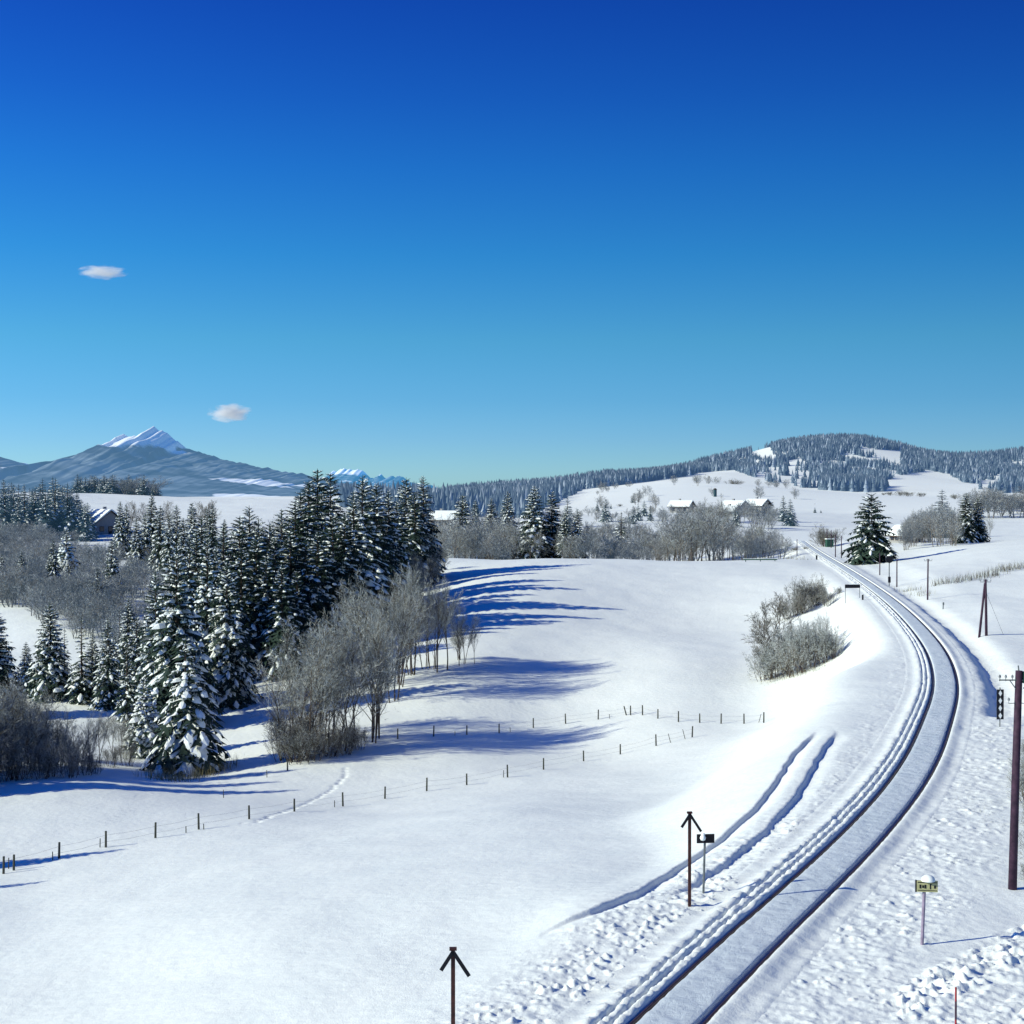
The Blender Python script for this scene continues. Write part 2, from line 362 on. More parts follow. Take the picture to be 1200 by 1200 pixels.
# ------------------------------------------------------------------ railway track
def track_ribbon(name, prof, mat, Y0, Y1, mats=None, noise=0.0, edge=False, kind=None, parent=None):
    Ys = np.concatenate([geo(Y0, 80, .0030)[:-1], geo(80, Y1, .006)])
    s = np.array([p[0] for p in prof]); h = np.array([p[1] for p in prof])
    cx = track_x(Ys)[:, None]; c = np.interp(Ys, TY, TC)[:, None]; sl = np.interp(Ys, TY, TS)[:, None]; tz = track_z(Ys)[:, None]
    X = cx + s[None] * c; YY = Ys[:, None] - s[None] * sl * c; Z = tz + h[None] + 0 * X
    if noise:
        Z = Z + noise * fbm(X * 3.5, YY * 3.5, 77, 2) * (np.abs(s)[None] < 9); Z = Z + np.clip((np.abs(s)[None] - .95) / .6, 0, 1) * .07 * fbm(X * 4.5, YY * 4.5, 79, 3) * (1 - sstep(60, 120, YY))
        lm = ((s > -1.75) & (s < -.9))[None]; Z = Z + np.where(lm, .075 * fbm(X * 6, YY * 6, 78, 2), 0)
    if edge:   # outer columns meet the ground
        for k in (0, -1): Z[:, k] = height(X[:, k], YY[:, k]) - .035
        for k in (1, -2): Z[:, k] = height(X[:, k], YY[:, k]) + .012
        a = .5; 
        for k in (2, -3): Z[:, k] = Z[:, k] * (1 - a) + a * (height(X[:, k], YY[:, k]) + .012)
    if edge:   # ease the outer strips into the churned ground
        G = height(X, YY) + .012; tb = np.where(s < 0, sstep(1.65, 2.1, -s), sstep(.98, 1.5, s))[None]; tb = tb * (np.abs(s) < 2.4)[None] * (s < 1.7)[None]
        Z = Z * (1 - tb) + G * tb
    V = np.stack([X.ravel(), YY.ravel(), Z.ravel()], 1); nc = len(s); nr = len(Ys)
    i = (np.arange(nr - 1)[:, None] * nc + np.arange(nc - 1)[None]).ravel()
    mi = None
    if mats is not None: mi = np.tile(np.array(mats), nr - 1)
    o = mesh_np(name, V, np.stack([i, i + 1, i + nc + 1, i + nc], 1), mat, parent=parent, midx=mi, smooth=edge)
    if kind: o['kind'] = kind
    return o
H0 = 0.06
prof = [(-2.6,0),(-2.45,0),(-2.3,-.02),(-2.1,-.01),(-1.9,.0),(-1.75,.02),(-1.62,.04),(-1.52,.045),(-1.47,.02),(-1.44,-.05),(-1.40,-.06),(-1.37,.01),(-1.32,.03),(-1.24,.035),(-1.19,.02),(-1.16,-.07),
        (-1.11,-.08),(-1.08,.0),(-1.0,.03),(-.93,.03),(-.87,.0),(-.83,-.12),(-.79,-.17),(-.66,-.17),(-.62,-.06),(-.60,.00),(-.56,.015),(-.4,.02),(-.2,.02),(0,.02),(.2,.02),(.4,.02),(.56,.015),(.60,.0),(.63,-.08),(.66,-.17),
        (.79,-.17),(.83,-.12),(.86,.0),(.90,.03),(1.0,.03),(1.12,.02),(1.25,.0),(1.37,-.02),(1.5,-.03),(1.62,-.03),(1.75,0),(1.9,0)]
prof = [(a, b + H0) for a, b in prof]
pmid = [(prof[i][0] + prof[i + 1][0]) / 2 for i in range(len(prof) - 1)]
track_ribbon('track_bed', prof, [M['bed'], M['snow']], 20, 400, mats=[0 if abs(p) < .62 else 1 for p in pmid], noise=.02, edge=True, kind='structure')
tr = empty('railway_track', (0, 0, 0), label='single railway track curving left through deep snow, only rail heads showing', cat='railway track')
for sgn in (-1, 1):
    c = sgn * .7525
    track_ribbon('rail', [(c - .035, -.13), (c - .036, .0), (c - .028, .012), (c + .028, .012), (c + .036, .0), (c + .035, -.13)], M['rail'], 20, 398, parent=tr)

# ------------------------------------------------------------------ tree builders
def spruce_mesh(seed, R=.19, snow=.75, drop=.5, whorls=34, heavy=1.0, sparse=0.0, shape=.8):
    """unit-height spruce; returns trunk mesh, crown mesh, both together"""
    rnd = random.Random(seed); H = 1.0; cr = MB(); tk = MB()
    tk.tube([(0, 0, -.03), (0, 0, .3), (.003, 0, .7), (0, 0, .985)], [.017, .013, .007, .0015], n=6)
    for w in range(whorls):
        f = (w + rnd.uniform(-.3, .3)) / whorls; f = min(max(f, 0), 1); h = .035 + .95 * f ** 0.93
        rr = R * ((1 - h) ** shape) * (1.06 if h > .15 else .85 + 1.4 * h) + .006
        nb = max(4, int(9 - 4 * f)); a0 = rnd.uniform(0, 6.3)
        for b in range(nb):
            if rnd.random() < sparse: continue
            a = a0 + b * 2 * math.pi / nb + rnd.uniform(-.3, .3); L = rr * rnd.uniform(.72, 1.15); hh = h + rnd.uniform(-.012, .012)
            ca, sa = math.cos(a), math.sin(a); up = .1 + .75 * h ** 2; dr = drop * (1.25 - .9 * h) * rnd.uniform(.8, 1.25)
            def sp(t): return (ca * L * t, sa * L * t, hh + L * (up * t - dr * t * t - .12 * drop * t))
            n = 6 if L > .05 else 4; wd = L * .36 * rnd.uniform(.85, 1.2)
            pts = [sp(.08 + .92 * i / n) for i in range(n + 1)]
            for i in range(n):
                t = i / n; ww = wd * (1 - t) ** .55 * (.55 + .9 * min(t * 2.5, 1)) ; p, q = pts[i], pts[i + 1]
                for sd in (-1, 1):
                    if rnd.random() < .07: continue
                    k = rnd.uniform(.7, 1.25) * ww; fw = rnd.uniform(.3, .8) * L / n
                    tip = (q[0] - sa * sd * k + ca * fw, q[1] + ca * sd * k + sa * fw, q[2] - k * rnd.uniform(.25, .6))
                    cr.face([p, q, tip], 0 if rnd.random() > .10 * snow else 1)
                k = L * rnd.uniform(.14, .30) * (1 - .5 * t)
                cr.face([p, q, ((p[0] + q[0]) / 2 + rnd.uniform(-.1, .1) * wd, (p[1] + q[1]) / 2 + rnd.uniform(-.1, .1) * wd, (p[2] + q[2]) / 2 - k)], 0)
            # snow lying along the branch, in broken pads
            t = rnd.uniform(.12, .3)
            while t < .93:
                ln = rnd.uniform(.2, .72); t1 = min(t + ln, 1.0)
                if rnd.random() < snow * (1.25 if math.cos(a * 2 + seed) + math.sin(h * 21 + seed) > 0 else .72):
                    ns = 3; rows = []
                    hw = wd * rnd.uniform(.20, .56) * heavy * (1.05 - .4 * t); th = hw * rnd.uniform(.30, .55)
                    for j in range(ns + 1):
                        u = t + (t1 - t) * j / ns; c = sp(u); e = (.25, 1, .95, .2)[j] * rnd.uniform(.85, 1.15)
                        z = c[2] + .0035
                        rows.append([(c[0] - sa * hw * e, c[1] + ca * hw * e, z - hw * .42 * e), (c[0] - sa * hw * e * .4, c[1] + ca * hw * e * .4, z + th * e),
                                     (c[0] + sa * hw * e * .45, c[1] - ca * hw * e * .45, z + th * e * .9), (c[0] + sa * hw * e, c[1] - ca * hw * e, z - hw * .42 * e)])
                    i0 = len(cr.v)
                    for r_ in rows: cr.v += r_
                    for j in range(ns):
                        for k in range(3):
                            a_ = i0 + j * 4 + k; cr.f.append((a_, a_ + 1, a_ + 5, a_ + 4)); cr.m.append(1)
                    cr.f.append((i0 + ns * 4, i0 + ns * 4 + 1, i0 + ns * 4 + 2, i0 + ns * 4 + 3)); cr.m.append(1)
                t = t1 + rnd.uniform(.0, .14)
    cr.tube([(0, 0, .93), (0, 0, 1.0)], [.006, .001], n=4)
    return tk, cr
def bare_mesh(seed, stems=2, spread=.3, frost=.45, kids=(9, 6, 6, 3), start=.25, lean=.12, tw=1.0, blobs=0.0, fan=.95, up=.10):
    """unit-height leafless tree with fine twigs"""
    rnd = random.Random(seed); cr = MB(); tk = MB()
    def rot(d, ang, az):
        d = d.normalized(); o = d.orthogonal().normalized(); o = Matrix.Rotation(az, 3, d) @ o
        return (Matrix.Rotation(ang, 3, d.cross(o).normalized()) @ d).normalized()
    def quad(p, q, w0, w1, mi):
        d = (q - p); s = d.cross(Vector((rnd.uniform(-1, 1), rnd.uniform(-1, 1), rnd.uniform(-1, 1)))).normalized()
        cr.face([p - s * w0, p + s * w0, q + s * w1, q - s * w1], mi)
    def grow(p, d, L, r, lv):
        n = (5, 4, 3)[min(lv, 2)]; pts = [p]; 
        for i in range(n):
            d = (d + Vector((rnd.gauss(0, .10), rnd.gauss(0, .10), rnd.gauss(.05, .06)))).normalized(); pts.append(pts[-1] + d * L / n)
        if lv == 0: tk.tube(pts, [r * (1 - .8 * i / n) for i in range(n + 1)], n=5, caps=False)
        elif lv == 1: cr.tube(pts, [r * (1 - .8 * i / n) for i in range(n + 1)], n=3, caps=False, mi=0)
        else:
            for i in range(n): quad(pts[i], pts[i + 1], r, r * .7, 0 if rnd.random() > frost else 1)
        if lv >= 3: return
        k = kids[lv]
        for c in range(k):
            t = (start if lv == 0 else .2) + (1 - (start if lv == 0 else .2)) * (c + rnd.random()) / k; t = min(t, .999)
            i = int(t * n); q = pts[i].lerp(pts[i + 1], t * n - i); dd = (pts[i + 1] - pts[i]).normalized()
            nd = rot(dd, rnd.uniform(.45, 1.0) * fan * (1.1 if lv == 0 else 1), rnd.uniform(0, 6.3)); nd.z += up; nd.normalize()
            l2 = L * rnd.uniform(.42, .62) * (1.15 - .55 * t)
            if lv == 2:
                w = .0011 * tw; e = q + nd * l2; m = 0 if rnd.random() > frost else 1; quad(q, e, w, w * .5, m)
                for _ in range(kids[3]):
                    u = q.lerp(e, rnd.uniform(.2, .95)); n3 = rot(nd, rnd.uniform(.4, .9), rnd.uniform(0, 6.3)); quad(u, u + n3 * l2 * rnd.uniform(.35, .6), w * .7, w * .3, 0 if rnd.random() > frost else 1)
                if rnd.random() < blobs:
                    b = rnd.uniform(.006, .014); cr.dome(e, b, .7, n=5, rings=2, mi=1, full=True)
            else: grow(q, nd, l2, r * .42 if lv == 0 else .0016 * tw, lv + 1)
    for s_ in range(stems):
        a = rnd.uniform(0, 6.3); o = Vector((math.cos(a), math.sin(a), 0)) * (spread * .25 * rnd.random() if stems > 1 else 0)
        d = Vector((math.cos(a) * lean * rnd.uniform(.5, 2) , math.sin(a) * lean * rnd.uniform(.5, 2), 1))
        grow(Vector((o.x, o.y, -.03)), d, rnd.uniform(.62, .80), .010 * 1 * rnd.uniform(.8, 1.3), 0)
    zt = max(v[2] for v in cr.v); 
    for b in (cr, tk): b.v = [(x / zt, y / zt, z / zt) for x, y, z in b.v]
    return tk, cr
def joined(tk, cr):
    j = MB(); j.v = list(tk.v); j.f = list(tk.f); j.m = [2] * len(tk.f); o = len(j.v)
    j.v += cr.v; j.f += [tuple(i + o for i in f) for f in cr.f]; j.m += cr.m; return j
PROTO = {}
def reg(key, tk, cr, far):
    mats = [M['needle'], M['treesnow'], M['bark']] if key.startswith('s') else [M['twig'], M['frost'], M['bark']]
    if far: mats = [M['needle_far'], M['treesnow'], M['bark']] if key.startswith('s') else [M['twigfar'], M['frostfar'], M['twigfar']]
    if far: PROTO[key] = (None, None, joined(tk, cr).mesh('tree', mats))
    else: PROTO[key] = (tk.mesh('trunk', M['bark'], True), cr.mesh('crown', mats[:2]), None)
for i in range(4): t_, c_ = spruce_mesh(100 + i, R=.215 + .012 * i, snow=.58 + .05 * i, whorls=40 + 2 * i, shape=.72); reg(f's{i}', t_, c_, False)
for i in range(2): t_, c_ = spruce_mesh(140 + i, R=.215, snow=.34, whorls=42, drop=.6, shape=.62); reg(f'sd{i}', t_, c_, False)    # darker ones
t_, c_ = spruce_mesh(150, R=.34, snow=.95, heavy=1.4, whorls=22, drop=.6); reg('sh', t_, c_, False)                   # heavy with snow
t_, c_ = spruce_mesh(151, R=.33, snow=.68, heavy=1.15, whorls=26, drop=.75); reg('sw', t_, c_, False)                  # broad young
t_, c_ = spruce_mesh(152, R=.20, snow=.5, whorls=22, sparse=.25); reg('sg', t_, c_, False)                            # gappy
t_, c_ = spruce_mesh(153, R=.36, snow=.33, whorls=30, drop=.45, shape=.62, heavy=.7); reg('sb', t_, c_, False)        # big broad by track
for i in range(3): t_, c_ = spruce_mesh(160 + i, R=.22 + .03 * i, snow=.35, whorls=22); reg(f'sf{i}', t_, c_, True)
for i in range(3): t_, c_ = bare_mesh(200 + i, stems=4 + i % 2, spread=.9, frost=.52, kids=(11, 7, 6, 4), tw=.9, start=.18, lean=.16); reg(f'b{i}', t_, c_, False)
for i in range(2): t_, c_ = bare_mesh(210 + i, stems=1 + i, frost=.5, kids=(13, 7, 6, 4), start=.3, lean=.05, tw=.85, fan=.75); reg(f'bt{i}', t_, c_, False)
t_, c_ = bare_mesh(220, stems=2, frost=.12, kids=(12, 8, 5, 3), start=.12, tw=1.9, fan=1.0, lean=.2); reg('bo', t_, c_, False)
for i in range(2): t_, c_ = bare_mesh(230 + i, stems=12, spread=1.3, frost=.36, kids=(8, 6, 4, 3), start=.05, lean=.26, tw=1.5, blobs=1.0, up=.0); reg(f'bs{i}', t_, c_, False)
t_, c_ = bare_mesh(240, stems=14, spread=1.5, frost=.3, kids=(9, 6, 5, 3), start=.05, lean=.30, tw=1.4, up=.0); reg('bc', t_, c_, False)
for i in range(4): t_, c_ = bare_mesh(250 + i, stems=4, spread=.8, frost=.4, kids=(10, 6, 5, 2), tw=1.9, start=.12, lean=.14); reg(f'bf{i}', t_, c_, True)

def tree(name, key, px, d, ytop, label, cat, group=None, w=1.0, sink=0.0, h=None):
    p = gpt(px, d)
    if h is None: h = at(px, ytop, d)[2] - p[2] + sink
    tkm, crm, jm = PROTO[key]; rz = random.uniform(0, 6.3); W = h * w
    if jm is not None:
        o = bpy.data.objects.new(name, jm); COL.objects.link(o); tag(o, label, cat, group)
        o.location = (p[0], p[1], p[2] - sink); o.scale = (W, W, h); o.rotation_euler = (0, 0, rz); return o
    e = empty(name, (p[0], p[1], p[2] - sink), rz, label, cat, group); e.scale = (W, W, h)
    for n, me in (('trunk', tkm), ('crown', crm)):
        o = bpy.data.objects.new(n, me); COL.objects.link(o); o.parent = e
    return e
# ------------------------------------------------------------------ spruces one can tell apart
SP = 'snow-laden spruces of the wood beyond the meadow'
# (proto, px, dist, py of the tip, width factor, label)
KEY = [
 ('sw', 217, 117, 744, 1.05, 'broad snowy spruce in front of the wood, skirts reaching a tuft of dry grass'),
 ('sh', 168, 124, 792, 1.00, 'squat spruce almost white with heavy snow, tucked beside the broad front spruce'),
 ('s2', 207, 136, 633, .98, 'tallest spruce of the wood edge, rising behind the broad front spruce'),
 ('s0', 182, 141, 668, .85, 'slim snowy spruce touching the tall wood edge spruce on its sunny side'),
 ('s3', 266, 146, 655, .92, 'narrow spruce standing alone on the snow strip beside the alder clump'),
 ('s1', 243, 156, 625, .80, 'slender spruce between the tall edge spruce and the narrow one by the snow strip'),
 ('s2', 58, 150, 705, 1.10, 'round topped spruce beside the white clearing, rising behind dark bushes'),
 ('sg', 95, 148, 722, 1.05, 'thin gappy spruce between two fuller spruces behind the dark bushes'),
 ('s0', 126, 146, 723, .95, 'small pointed spruce beside the white clearing, nearest the snow-heavy squat one'),
 ('s3', -6, 140, 712, 1.15, 'spruce with long drooping boughs cut by the left edge of the photo'),
]
for k, px, d, yt, w, lab in KEY: tree('spruce_tree', k, px, d, yt, lab, 'spruce', 'edge spruces around the white clearing', w=w)
GL = 'snowy spruce packed in the dark wood between the farmhouse field and the meadow'
for k, px, d, yt, w in [
 ('sd0',372,205,549,1.0),('sd1',387,210,553,.95),('sd0',346,182,588,1.1),('s1',330,178,596,1.05),('sd1',352,192,575,1.0),('sd0',362,196,562,1.0),
 ('s0',425,190,556,1.05),('s1',414,182,575,1.0),('sd1',404,178,598,1.0),('sd0',390,176,602,1.05),('sd1',441,205,567,1.0),('s1',455,214,574,.95),('sd0',432,192,588,1.0),
 ('s3',476,235,559,1.0),('s0',496,238,557,1.0),('sd0',486,232,576,1.0),('sd1',465,225,586,1.05),('sd0',448,208,600,1.0),
 ('s0',292,175,592,1.05),('sd1',281,172,604,1.0),('s1',262,170,612,1.0),('s2',303,178,606,1.0),('sd0',316,172,612,1.05),('sd0',300,165,628,1.1),('sd1',322,166,630,1.1),('sd0',340,168,622,1.1),
 ('sd1',283,160,640,1.0),('sd0',312,160,650,1.05),('sd1',372,172,622,1.1),('sd0',358,168,628,1.0),('s1',253,164,640,.95),('sd1',330,158,660,1.0),('sd0',348,160,668,1.0),
 ('s1',230,178,620,.95),('s0',222,175,628,.9),('sd0',236,186,605,.9)]:
    tree('spruce_tree', k, px, d, yt, GL, 'spruce', 'dark wood of spruces', w=w * 1.05)
GL2 = 'snow-flecked spruce standing beyond the wood, beside the farmhouse and its white field'
for k, px, d, yt, w in [('s1',178,320,579,1.0),('s0',170,300,600,.9),('s1',141,330,587,.85),('s0',148,335,590,.8),('s2',160,290,607,.95),('s0',207,290,591,1.0),('s3',225,300,588,.9),
 ('s1',243,305,596,.8),('s0',215,270,606,.95),('sd0',263,330,608,.7),('s1',236,260,612,.8),('s0',198,280,600,.8),('sd1',249,290,590,.7),('s2',188,285,592,.9)]:
    tree('spruce_tree', k, px, d, yt, GL2, 'spruce', 'spruces beside the farmhouse', w=w)
for k, px, d, yt, lab in [('s0',131,222,630,'lone narrow spruce in grey brush below the farmhouse'),
 ('s0',62,236,630,'lone dark green spruce in the grey brush, larger of the two far from the farmhouse'),
 ('s1',25,232,645,'small spruce deep in the grey brush near the white clearing bend'),
 ('sh',78,252,618,'short white capped spruce poking out of the grey brush'),
 ('s1',80,222,655,'little spruce low in the brush beside the larger dark green one'),
 ('s0',114,206,664,'low bushy spruce just below the lone narrow spruce'),
 ('s0',2,236,648,'spruce tip in the brush at the photo edge')]:
    tree('spruce_tree', k, px, d, yt, lab, 'spruce', w=.9)
GD = 'dark distant spruce on the ridge above the brushy hillside'
for i in range(70):
    px = -45 + i * 2.15 + random.uniform(-2, 2); d = random.uniform(385, 520)
    yt = np.interp(px, [-40, 0, 30, 60, 80, 100, 112], [562, 563, 568, 560, 566, 580, 596]) + random.uniform(-3, 12) + (0 if i % 3 else 10)
    tree('spruce_tree', random.choice(['sf0', 'sf1', 'sf2']), px, d, yt, GD, 'spruce', 'spruces on the ridge', w=random.uniform(.9, 1.4))
GD2 = 'spruce or beech of the small copse on the brow of the white field'
for i in range(26):
    px = 92 + i * 3.7 + random.uniform(-2, 2); yt = 557 + random.uniform(-2, 5) + (6 if px > 178 else 0)
    tree('copse_tree', random.choice(['sf0', 'sf1', 'bf1', 'sf2', 'sf1']), px, random.uniform(730, 800), yt, GD2, 'tree', 'copse on the brow', w=2.0)
# trees standing just outside the frame, whose long shadows fall on the meadow
for px, d, h, k in [(-90,101,11,'s1'),(-120,97,12,'s2'),(-150,104,14,'s3'),(-235,73,8,'s2'),(-330,66,7,'s1')]:
    tree('spruce_tree', k, px, d, 0, 'snowy spruce outside the picture whose shadow falls across the meadow', 'spruce', 'spruces beyond the frame', h=h)

# ------------------------------------------------------------------ centre belt
CB = [('s2',626,305,569,1.25,'tallest snowy spruce of the belt behind the meadow crest'),
 ('sd0',647,308,575,1.1,'dark spruce leaning close to the tallest belt spruce'),
 ('sd1',662,302,600,1.0,'short dark spruce between the tall belt pair and the snow dotted one'),
 ('s1',677,303,596,1.0,'short spruce with white dots on its boughs in the belt'),
 ('s3',542,345,579,1.2,'broad spruce top rising over grey alders behind the crest'),
 ('s0',576,350,583,1.1,'pale spruce top in the middle of the grey alders'),
 ('s1',595,345,575,.95,'slim spruce top over the grey alders, nearest the tall belt pair'),
 ('sd0',557,420,586,.9,'small far spruce between two spruce tops over the alders'),
 ('sg',728,400,599,1.6,'isolated snow dotted spruce in front of a white garden patch'),
 ('sf0',665,450,582,1.2,'hazy spruce behind the belt'),
 ('sf1',710,520,584,1.3,'hazy small spruce against the sloping snowfield')]
for k, px, d, yt, w, lab in CB: tree('spruce_tree', k, px, d, yt, lab, 'spruce', 'spruces in the belt behind the crest', w=w)
for px, yt in [(742,592),(748,590),(755,586),(762,592),(776,607),(737,600),(918,580),(926,584),(842,598),(852,596),(862,594),(900,598)]:
    tree('spruce_tree', random.choice(['sf0','sf1','sf2']), px, random.uniform(480, 560), yt, 'small bluish spruce among the village gardens', 'spruce', 'village spruces', w=1.3)
# bare trees of the belt
GB = 'leafless frosted tree in the grey belt behind the meadow crest'
def belt_top(px):
    xs = [505,520,545,570,600,640,690,720,750,780,800,830,860,890,910,925]; ys = [612,600,600,592,598,612,608,622,620,612,588,584,600,612,616,628]
    return np.interp(px, xs, ys)
n = 0
for i in range(16):
    px = 692 + i * 5 + random.uniform(-3, 3); tree('bare_tree', random.choice(['bf0','bf1','bf2']), px, random.uniform(395, 450), 612 + random.uniform(-10, 10), 'frosted bare tree between the belt and the white garden patch', 'bare tree', 'bare trees by the garden patch', w=random.uniform(.9, 1.3))
for row, (d0_, dy, cnt) in enumerate([(300, 12, 48), (318, 5, 36), (345, -4, 34)]):
    for i in range(cnt):
        px = 508 + (920 - 508) * (i + random.uniform(.1, .9)) / cnt
        if 612 < px < 690 and random.random() < .6: continue
        if 700 < px < 735 and row == 2: continue
        yt = belt_top(px) + dy + random.uniform(-6, 12); d = d0_ + random.uniform(-8, 12)
        tree('bare_tree', random.choice(['bf0','bf1','bf2','b0','bt0']), px, d, yt, GB, 'bare tree', 'bare trees of the belt', w=random.uniform(.8, 1.3)); n += 1
for i in range(44):
    px = 640 + i * 6.3 + random.uniform(-5, 5); tree('bare_tree', random.choice(['bf0','bf1','bf2']), px, random.uniform(470, 620), (596 if px < 800 else 590) + random.uniform(-6, 8), 'pale bare tree among the village gardens', 'bare tree', 'village bare trees', w=1.2)
for px, yt, d in [(705,562,1050),(712,568,1050),(740,588,900),(769,590,800),(830,563,1150),(803,590,700),(700,574,1000),(838,568,1150)]:
    tree('bare_tree', random.choice(['bf0','bf1']), px, d, yt, 'single bare tree out on the sloping snowfield', 'bare tree', 'lone trees on the snowfield', w=1.1)
for px, yt, d in [(868,575,1050),(905,588,820),(955,590,820),(1010,592,760),(1043,575,1150),(1056,574,1150),(1066,575,1120),(1080,576,1120),(1036,577,1150),(790,578,1000),(812,570,1100),(760,583,950),(726,590,800),(885,600,720),(860,560,1300),(985,586,900),(1120,578,1000),(1170,585,900)]:
    tree('shrub', 'bc', px, d, yt, 'small dark bush dotting the open snowfield under the wooded hill', 'bush', 'bushes dotted on the far snowfield', w=1.6)
for i in range(22):
    px = random.uniform(700, 935); d = random.uniform(720, 1250)
    tree('bare_tree', random.choice(['bf0','bf1','bf2','bf3']), px, d, 0, 'hazy bare tree scattered over the slope above the village', 'bare tree', 'trees scattered above the village', w=1.1, h=random.uniform(5, 9))
for i in range(12):
    px = 782 + i * 8.5 + random.uniform(-4, 4)
    tree('bare_tree', random.choice(['bf0','bf1','bf2']), px, random.uniform(520, 575), 599 + random.uniform(-3, 5), 'bare garden tree half hiding the village chalets', 'bare tree', 'garden trees by the chalets', w=1.2)
for px, d, yt in [(742,850,578),(748,860,582),(872,700,592),(826,640,594),(834,650,592),(846,690,590),(906,640,596),(955,700,594),(962,705,597),(700,760,588),(716,780,590)]:
    tree('spruce_tree', random.choice(['sf0','sf1','sf2']), px, d, yt, 'small hazy spruce on the slope around the chalets', 'spruce', 'spruces around the chalets', w=1.3)
# right-hand group
tree('spruce_tree', 'sb', 1021, 262, 578, 'big broad dark spruce right beside the railway bend', 'spruce', w=1.12)
tree('spruce_tree', 'sd1', 1132, 300, 577, 'dark spruce of the close pair on the far snow brow, snowier one', 'spruce', w=1.25)
tree('spruce_tree', 'sd0', 1146, 302, 583, 'dark spruce of the close pair on the far snow brow, nearest the thin birch', 'spruce', w=1.2)
tree('bare_tree', 'bt0', 1160, 295, 603, 'thin bare birch standing alone beside the spruce pair', 'birch', w=.9)
tree('spruce_tree', 'sf1', 1104, 420, 573, 'bluish spruce rising out of the grey copse by the railway', 'spruce', w=1.5)
for i in range(30):
    px = 1058 + i * 2.2 + random.uniform(-3, 3); d = random.uniform(285, 345); yt = np.interp(px, [1055,1068,1085,1100,1118,1124], [598,594,588,584,586,604]) + random.uniform(0, 14)
    if 1124 < px: continue
    tree('bare_tree', random.choice(['bf0','bf1','bf2','b1']), px, d, yt, 'frosted bare tree in the copse between big spruce and spruce pair', 'bare tree', 'copse beside the railway', w=random.uniform(.6, .9))
for i in range(22):
    px = 1140 + i * 4 + random.uniform(-2, 2); tree('bare_tree', random.choice(['bf0','bf1','bf2']), px, random.uniform(640, 760), 572 + random.uniform(-4, 8), 'hazy bare tree in the far belt below the wooded hill', 'bare tree', 'far belt under the hill', w=1.5)
tree('shrub', 'bc', 1177, 290, 634, 'low round shrub beyond the snow brow near the thin birch', 'shrub', w=2.2)
# shrubs left of the track
tree('bare_tree', 'bo', 914, 150, 692, 'open crowned leafless tree growing out of the snowy thicket', 'bare tree', w=1.0)
tree('bare_tree', 'bo', 901, 147, 722, 'leaning leafless sapling at the thicket end away from the rails', 'bare tree', w=.8)
tree('bare_tree', 'bt1', 966, 146, 712, 'thin upright sapling at the thicket end nearest the rails', 'bare tree', w=.4)
for px, d, yt, w in [(896,145,766,1.3),(908,145,758,1.1),(918,145,748,1.0),(930,143,744,1.0),(944,142,738,.95),(958,142,736,.95),(970,141,740,1.0),(979,141,752,1.1),(924,148,742,1.0),(950,147,732,.95)]:
    tree('shrub', random.choice(['bs0', 'bs1']), px, d, yt - 9, 'snow-clotted bush of the thicket beside the rail bend', 'bush', 'thicket beside the bend', w=w * .62)
for px, d, yt, w in [(930,188,692,1.0),(940,190,672,1.0),(950,190,670,1.0),(955,191,676,.9),(962,193,684,1.0),(972,184,686,1.1),(982,190,686,1.1),(924,187,700,1.2),(945,187,688,1.0)]:
    tree('shrub', 'bc', px, d, yt, 'rounded grey-brown shrub in the row above the snowy thicket', 'shrub', 'shrub row above the thicket', w=w * .75)
for px, d, yt, w in [(972,350,612,1.0),(966,350,618,1.2),(930,330,640,1.5),(945,330,640,1.6)]:
    tree('shrub', 'bc', px, d, yt, 'rounded shrub beside the railway crossing far along the line', 'shrub', 'shrubs near the crossing', w=w)

# ------------------------------------------------------------------ alders beside the meadow
AL = [('b0',350,119,735,.8),('b1',372,121,712,.8),('b2',395,122,716,.75),('b0',415,124,708,.75),('b1',437,126,700,.6),('b2',360,127,722,.8),
 ('b0',448,140,665,.7),('bt0',440,124,706,.6),('bt1',458,140,672,.6),('b2',468,146,660,.65),('b1',485,150,658,.65),('b0',498,152,668,.6),('b2',340,124,760,.8),('b0',430,146,676,.7),('b2',460,150,662,.7)]
for k, px, d, yt, w in AL: tree('alder_tree', k, px, d, yt, 'frosty leafless alder in the dense clump beside the meadow fence', 'alder', 'alder clump by the fence', w=w)
for k, px, d, yt, w in [('bt0',512,150,672,.55),('bt0',524,151,672,.55),('bt0',538,153,700,.5),('bt1',545,154,710,.5),('bt0',556,154,728,.55),('bt1',506,152,676,.5),('b1',540,156,725,.6)]:
    tree('alder_tree', k, px, d, yt, 'slender bare alder in the open row past the dense clump', 'alder', 'thin alder row', w=w * 1.5)
for px, d, yt, w in [(337,118,828,1.2),(350,117,838,1.3),(365,118,832,1.3),(382,119,840,1.2),(400,120,838,1.2),(345,120,812,1.2),(420,122,842,1.1)]:
    tree('shrub', 'bc', px, d, yt, 'olive-brown undergrowth bush at the feet of the alder clump', 'bush', 'undergrowth bushes', w=w * .7)
for px, d, yt, w in [(510,240,628,1.0),(522,246,640,1.0),(496,235,622,.9),(480,225,636,1.0),(507,228,648,1.1),(488,216,655,1.1)]:
    tree('bare_tree', 'b1', px, d, yt, 'shaded bare tree at the dark end of the spruce wood', 'bare tree', 'bare trees at the wood end', w=w)
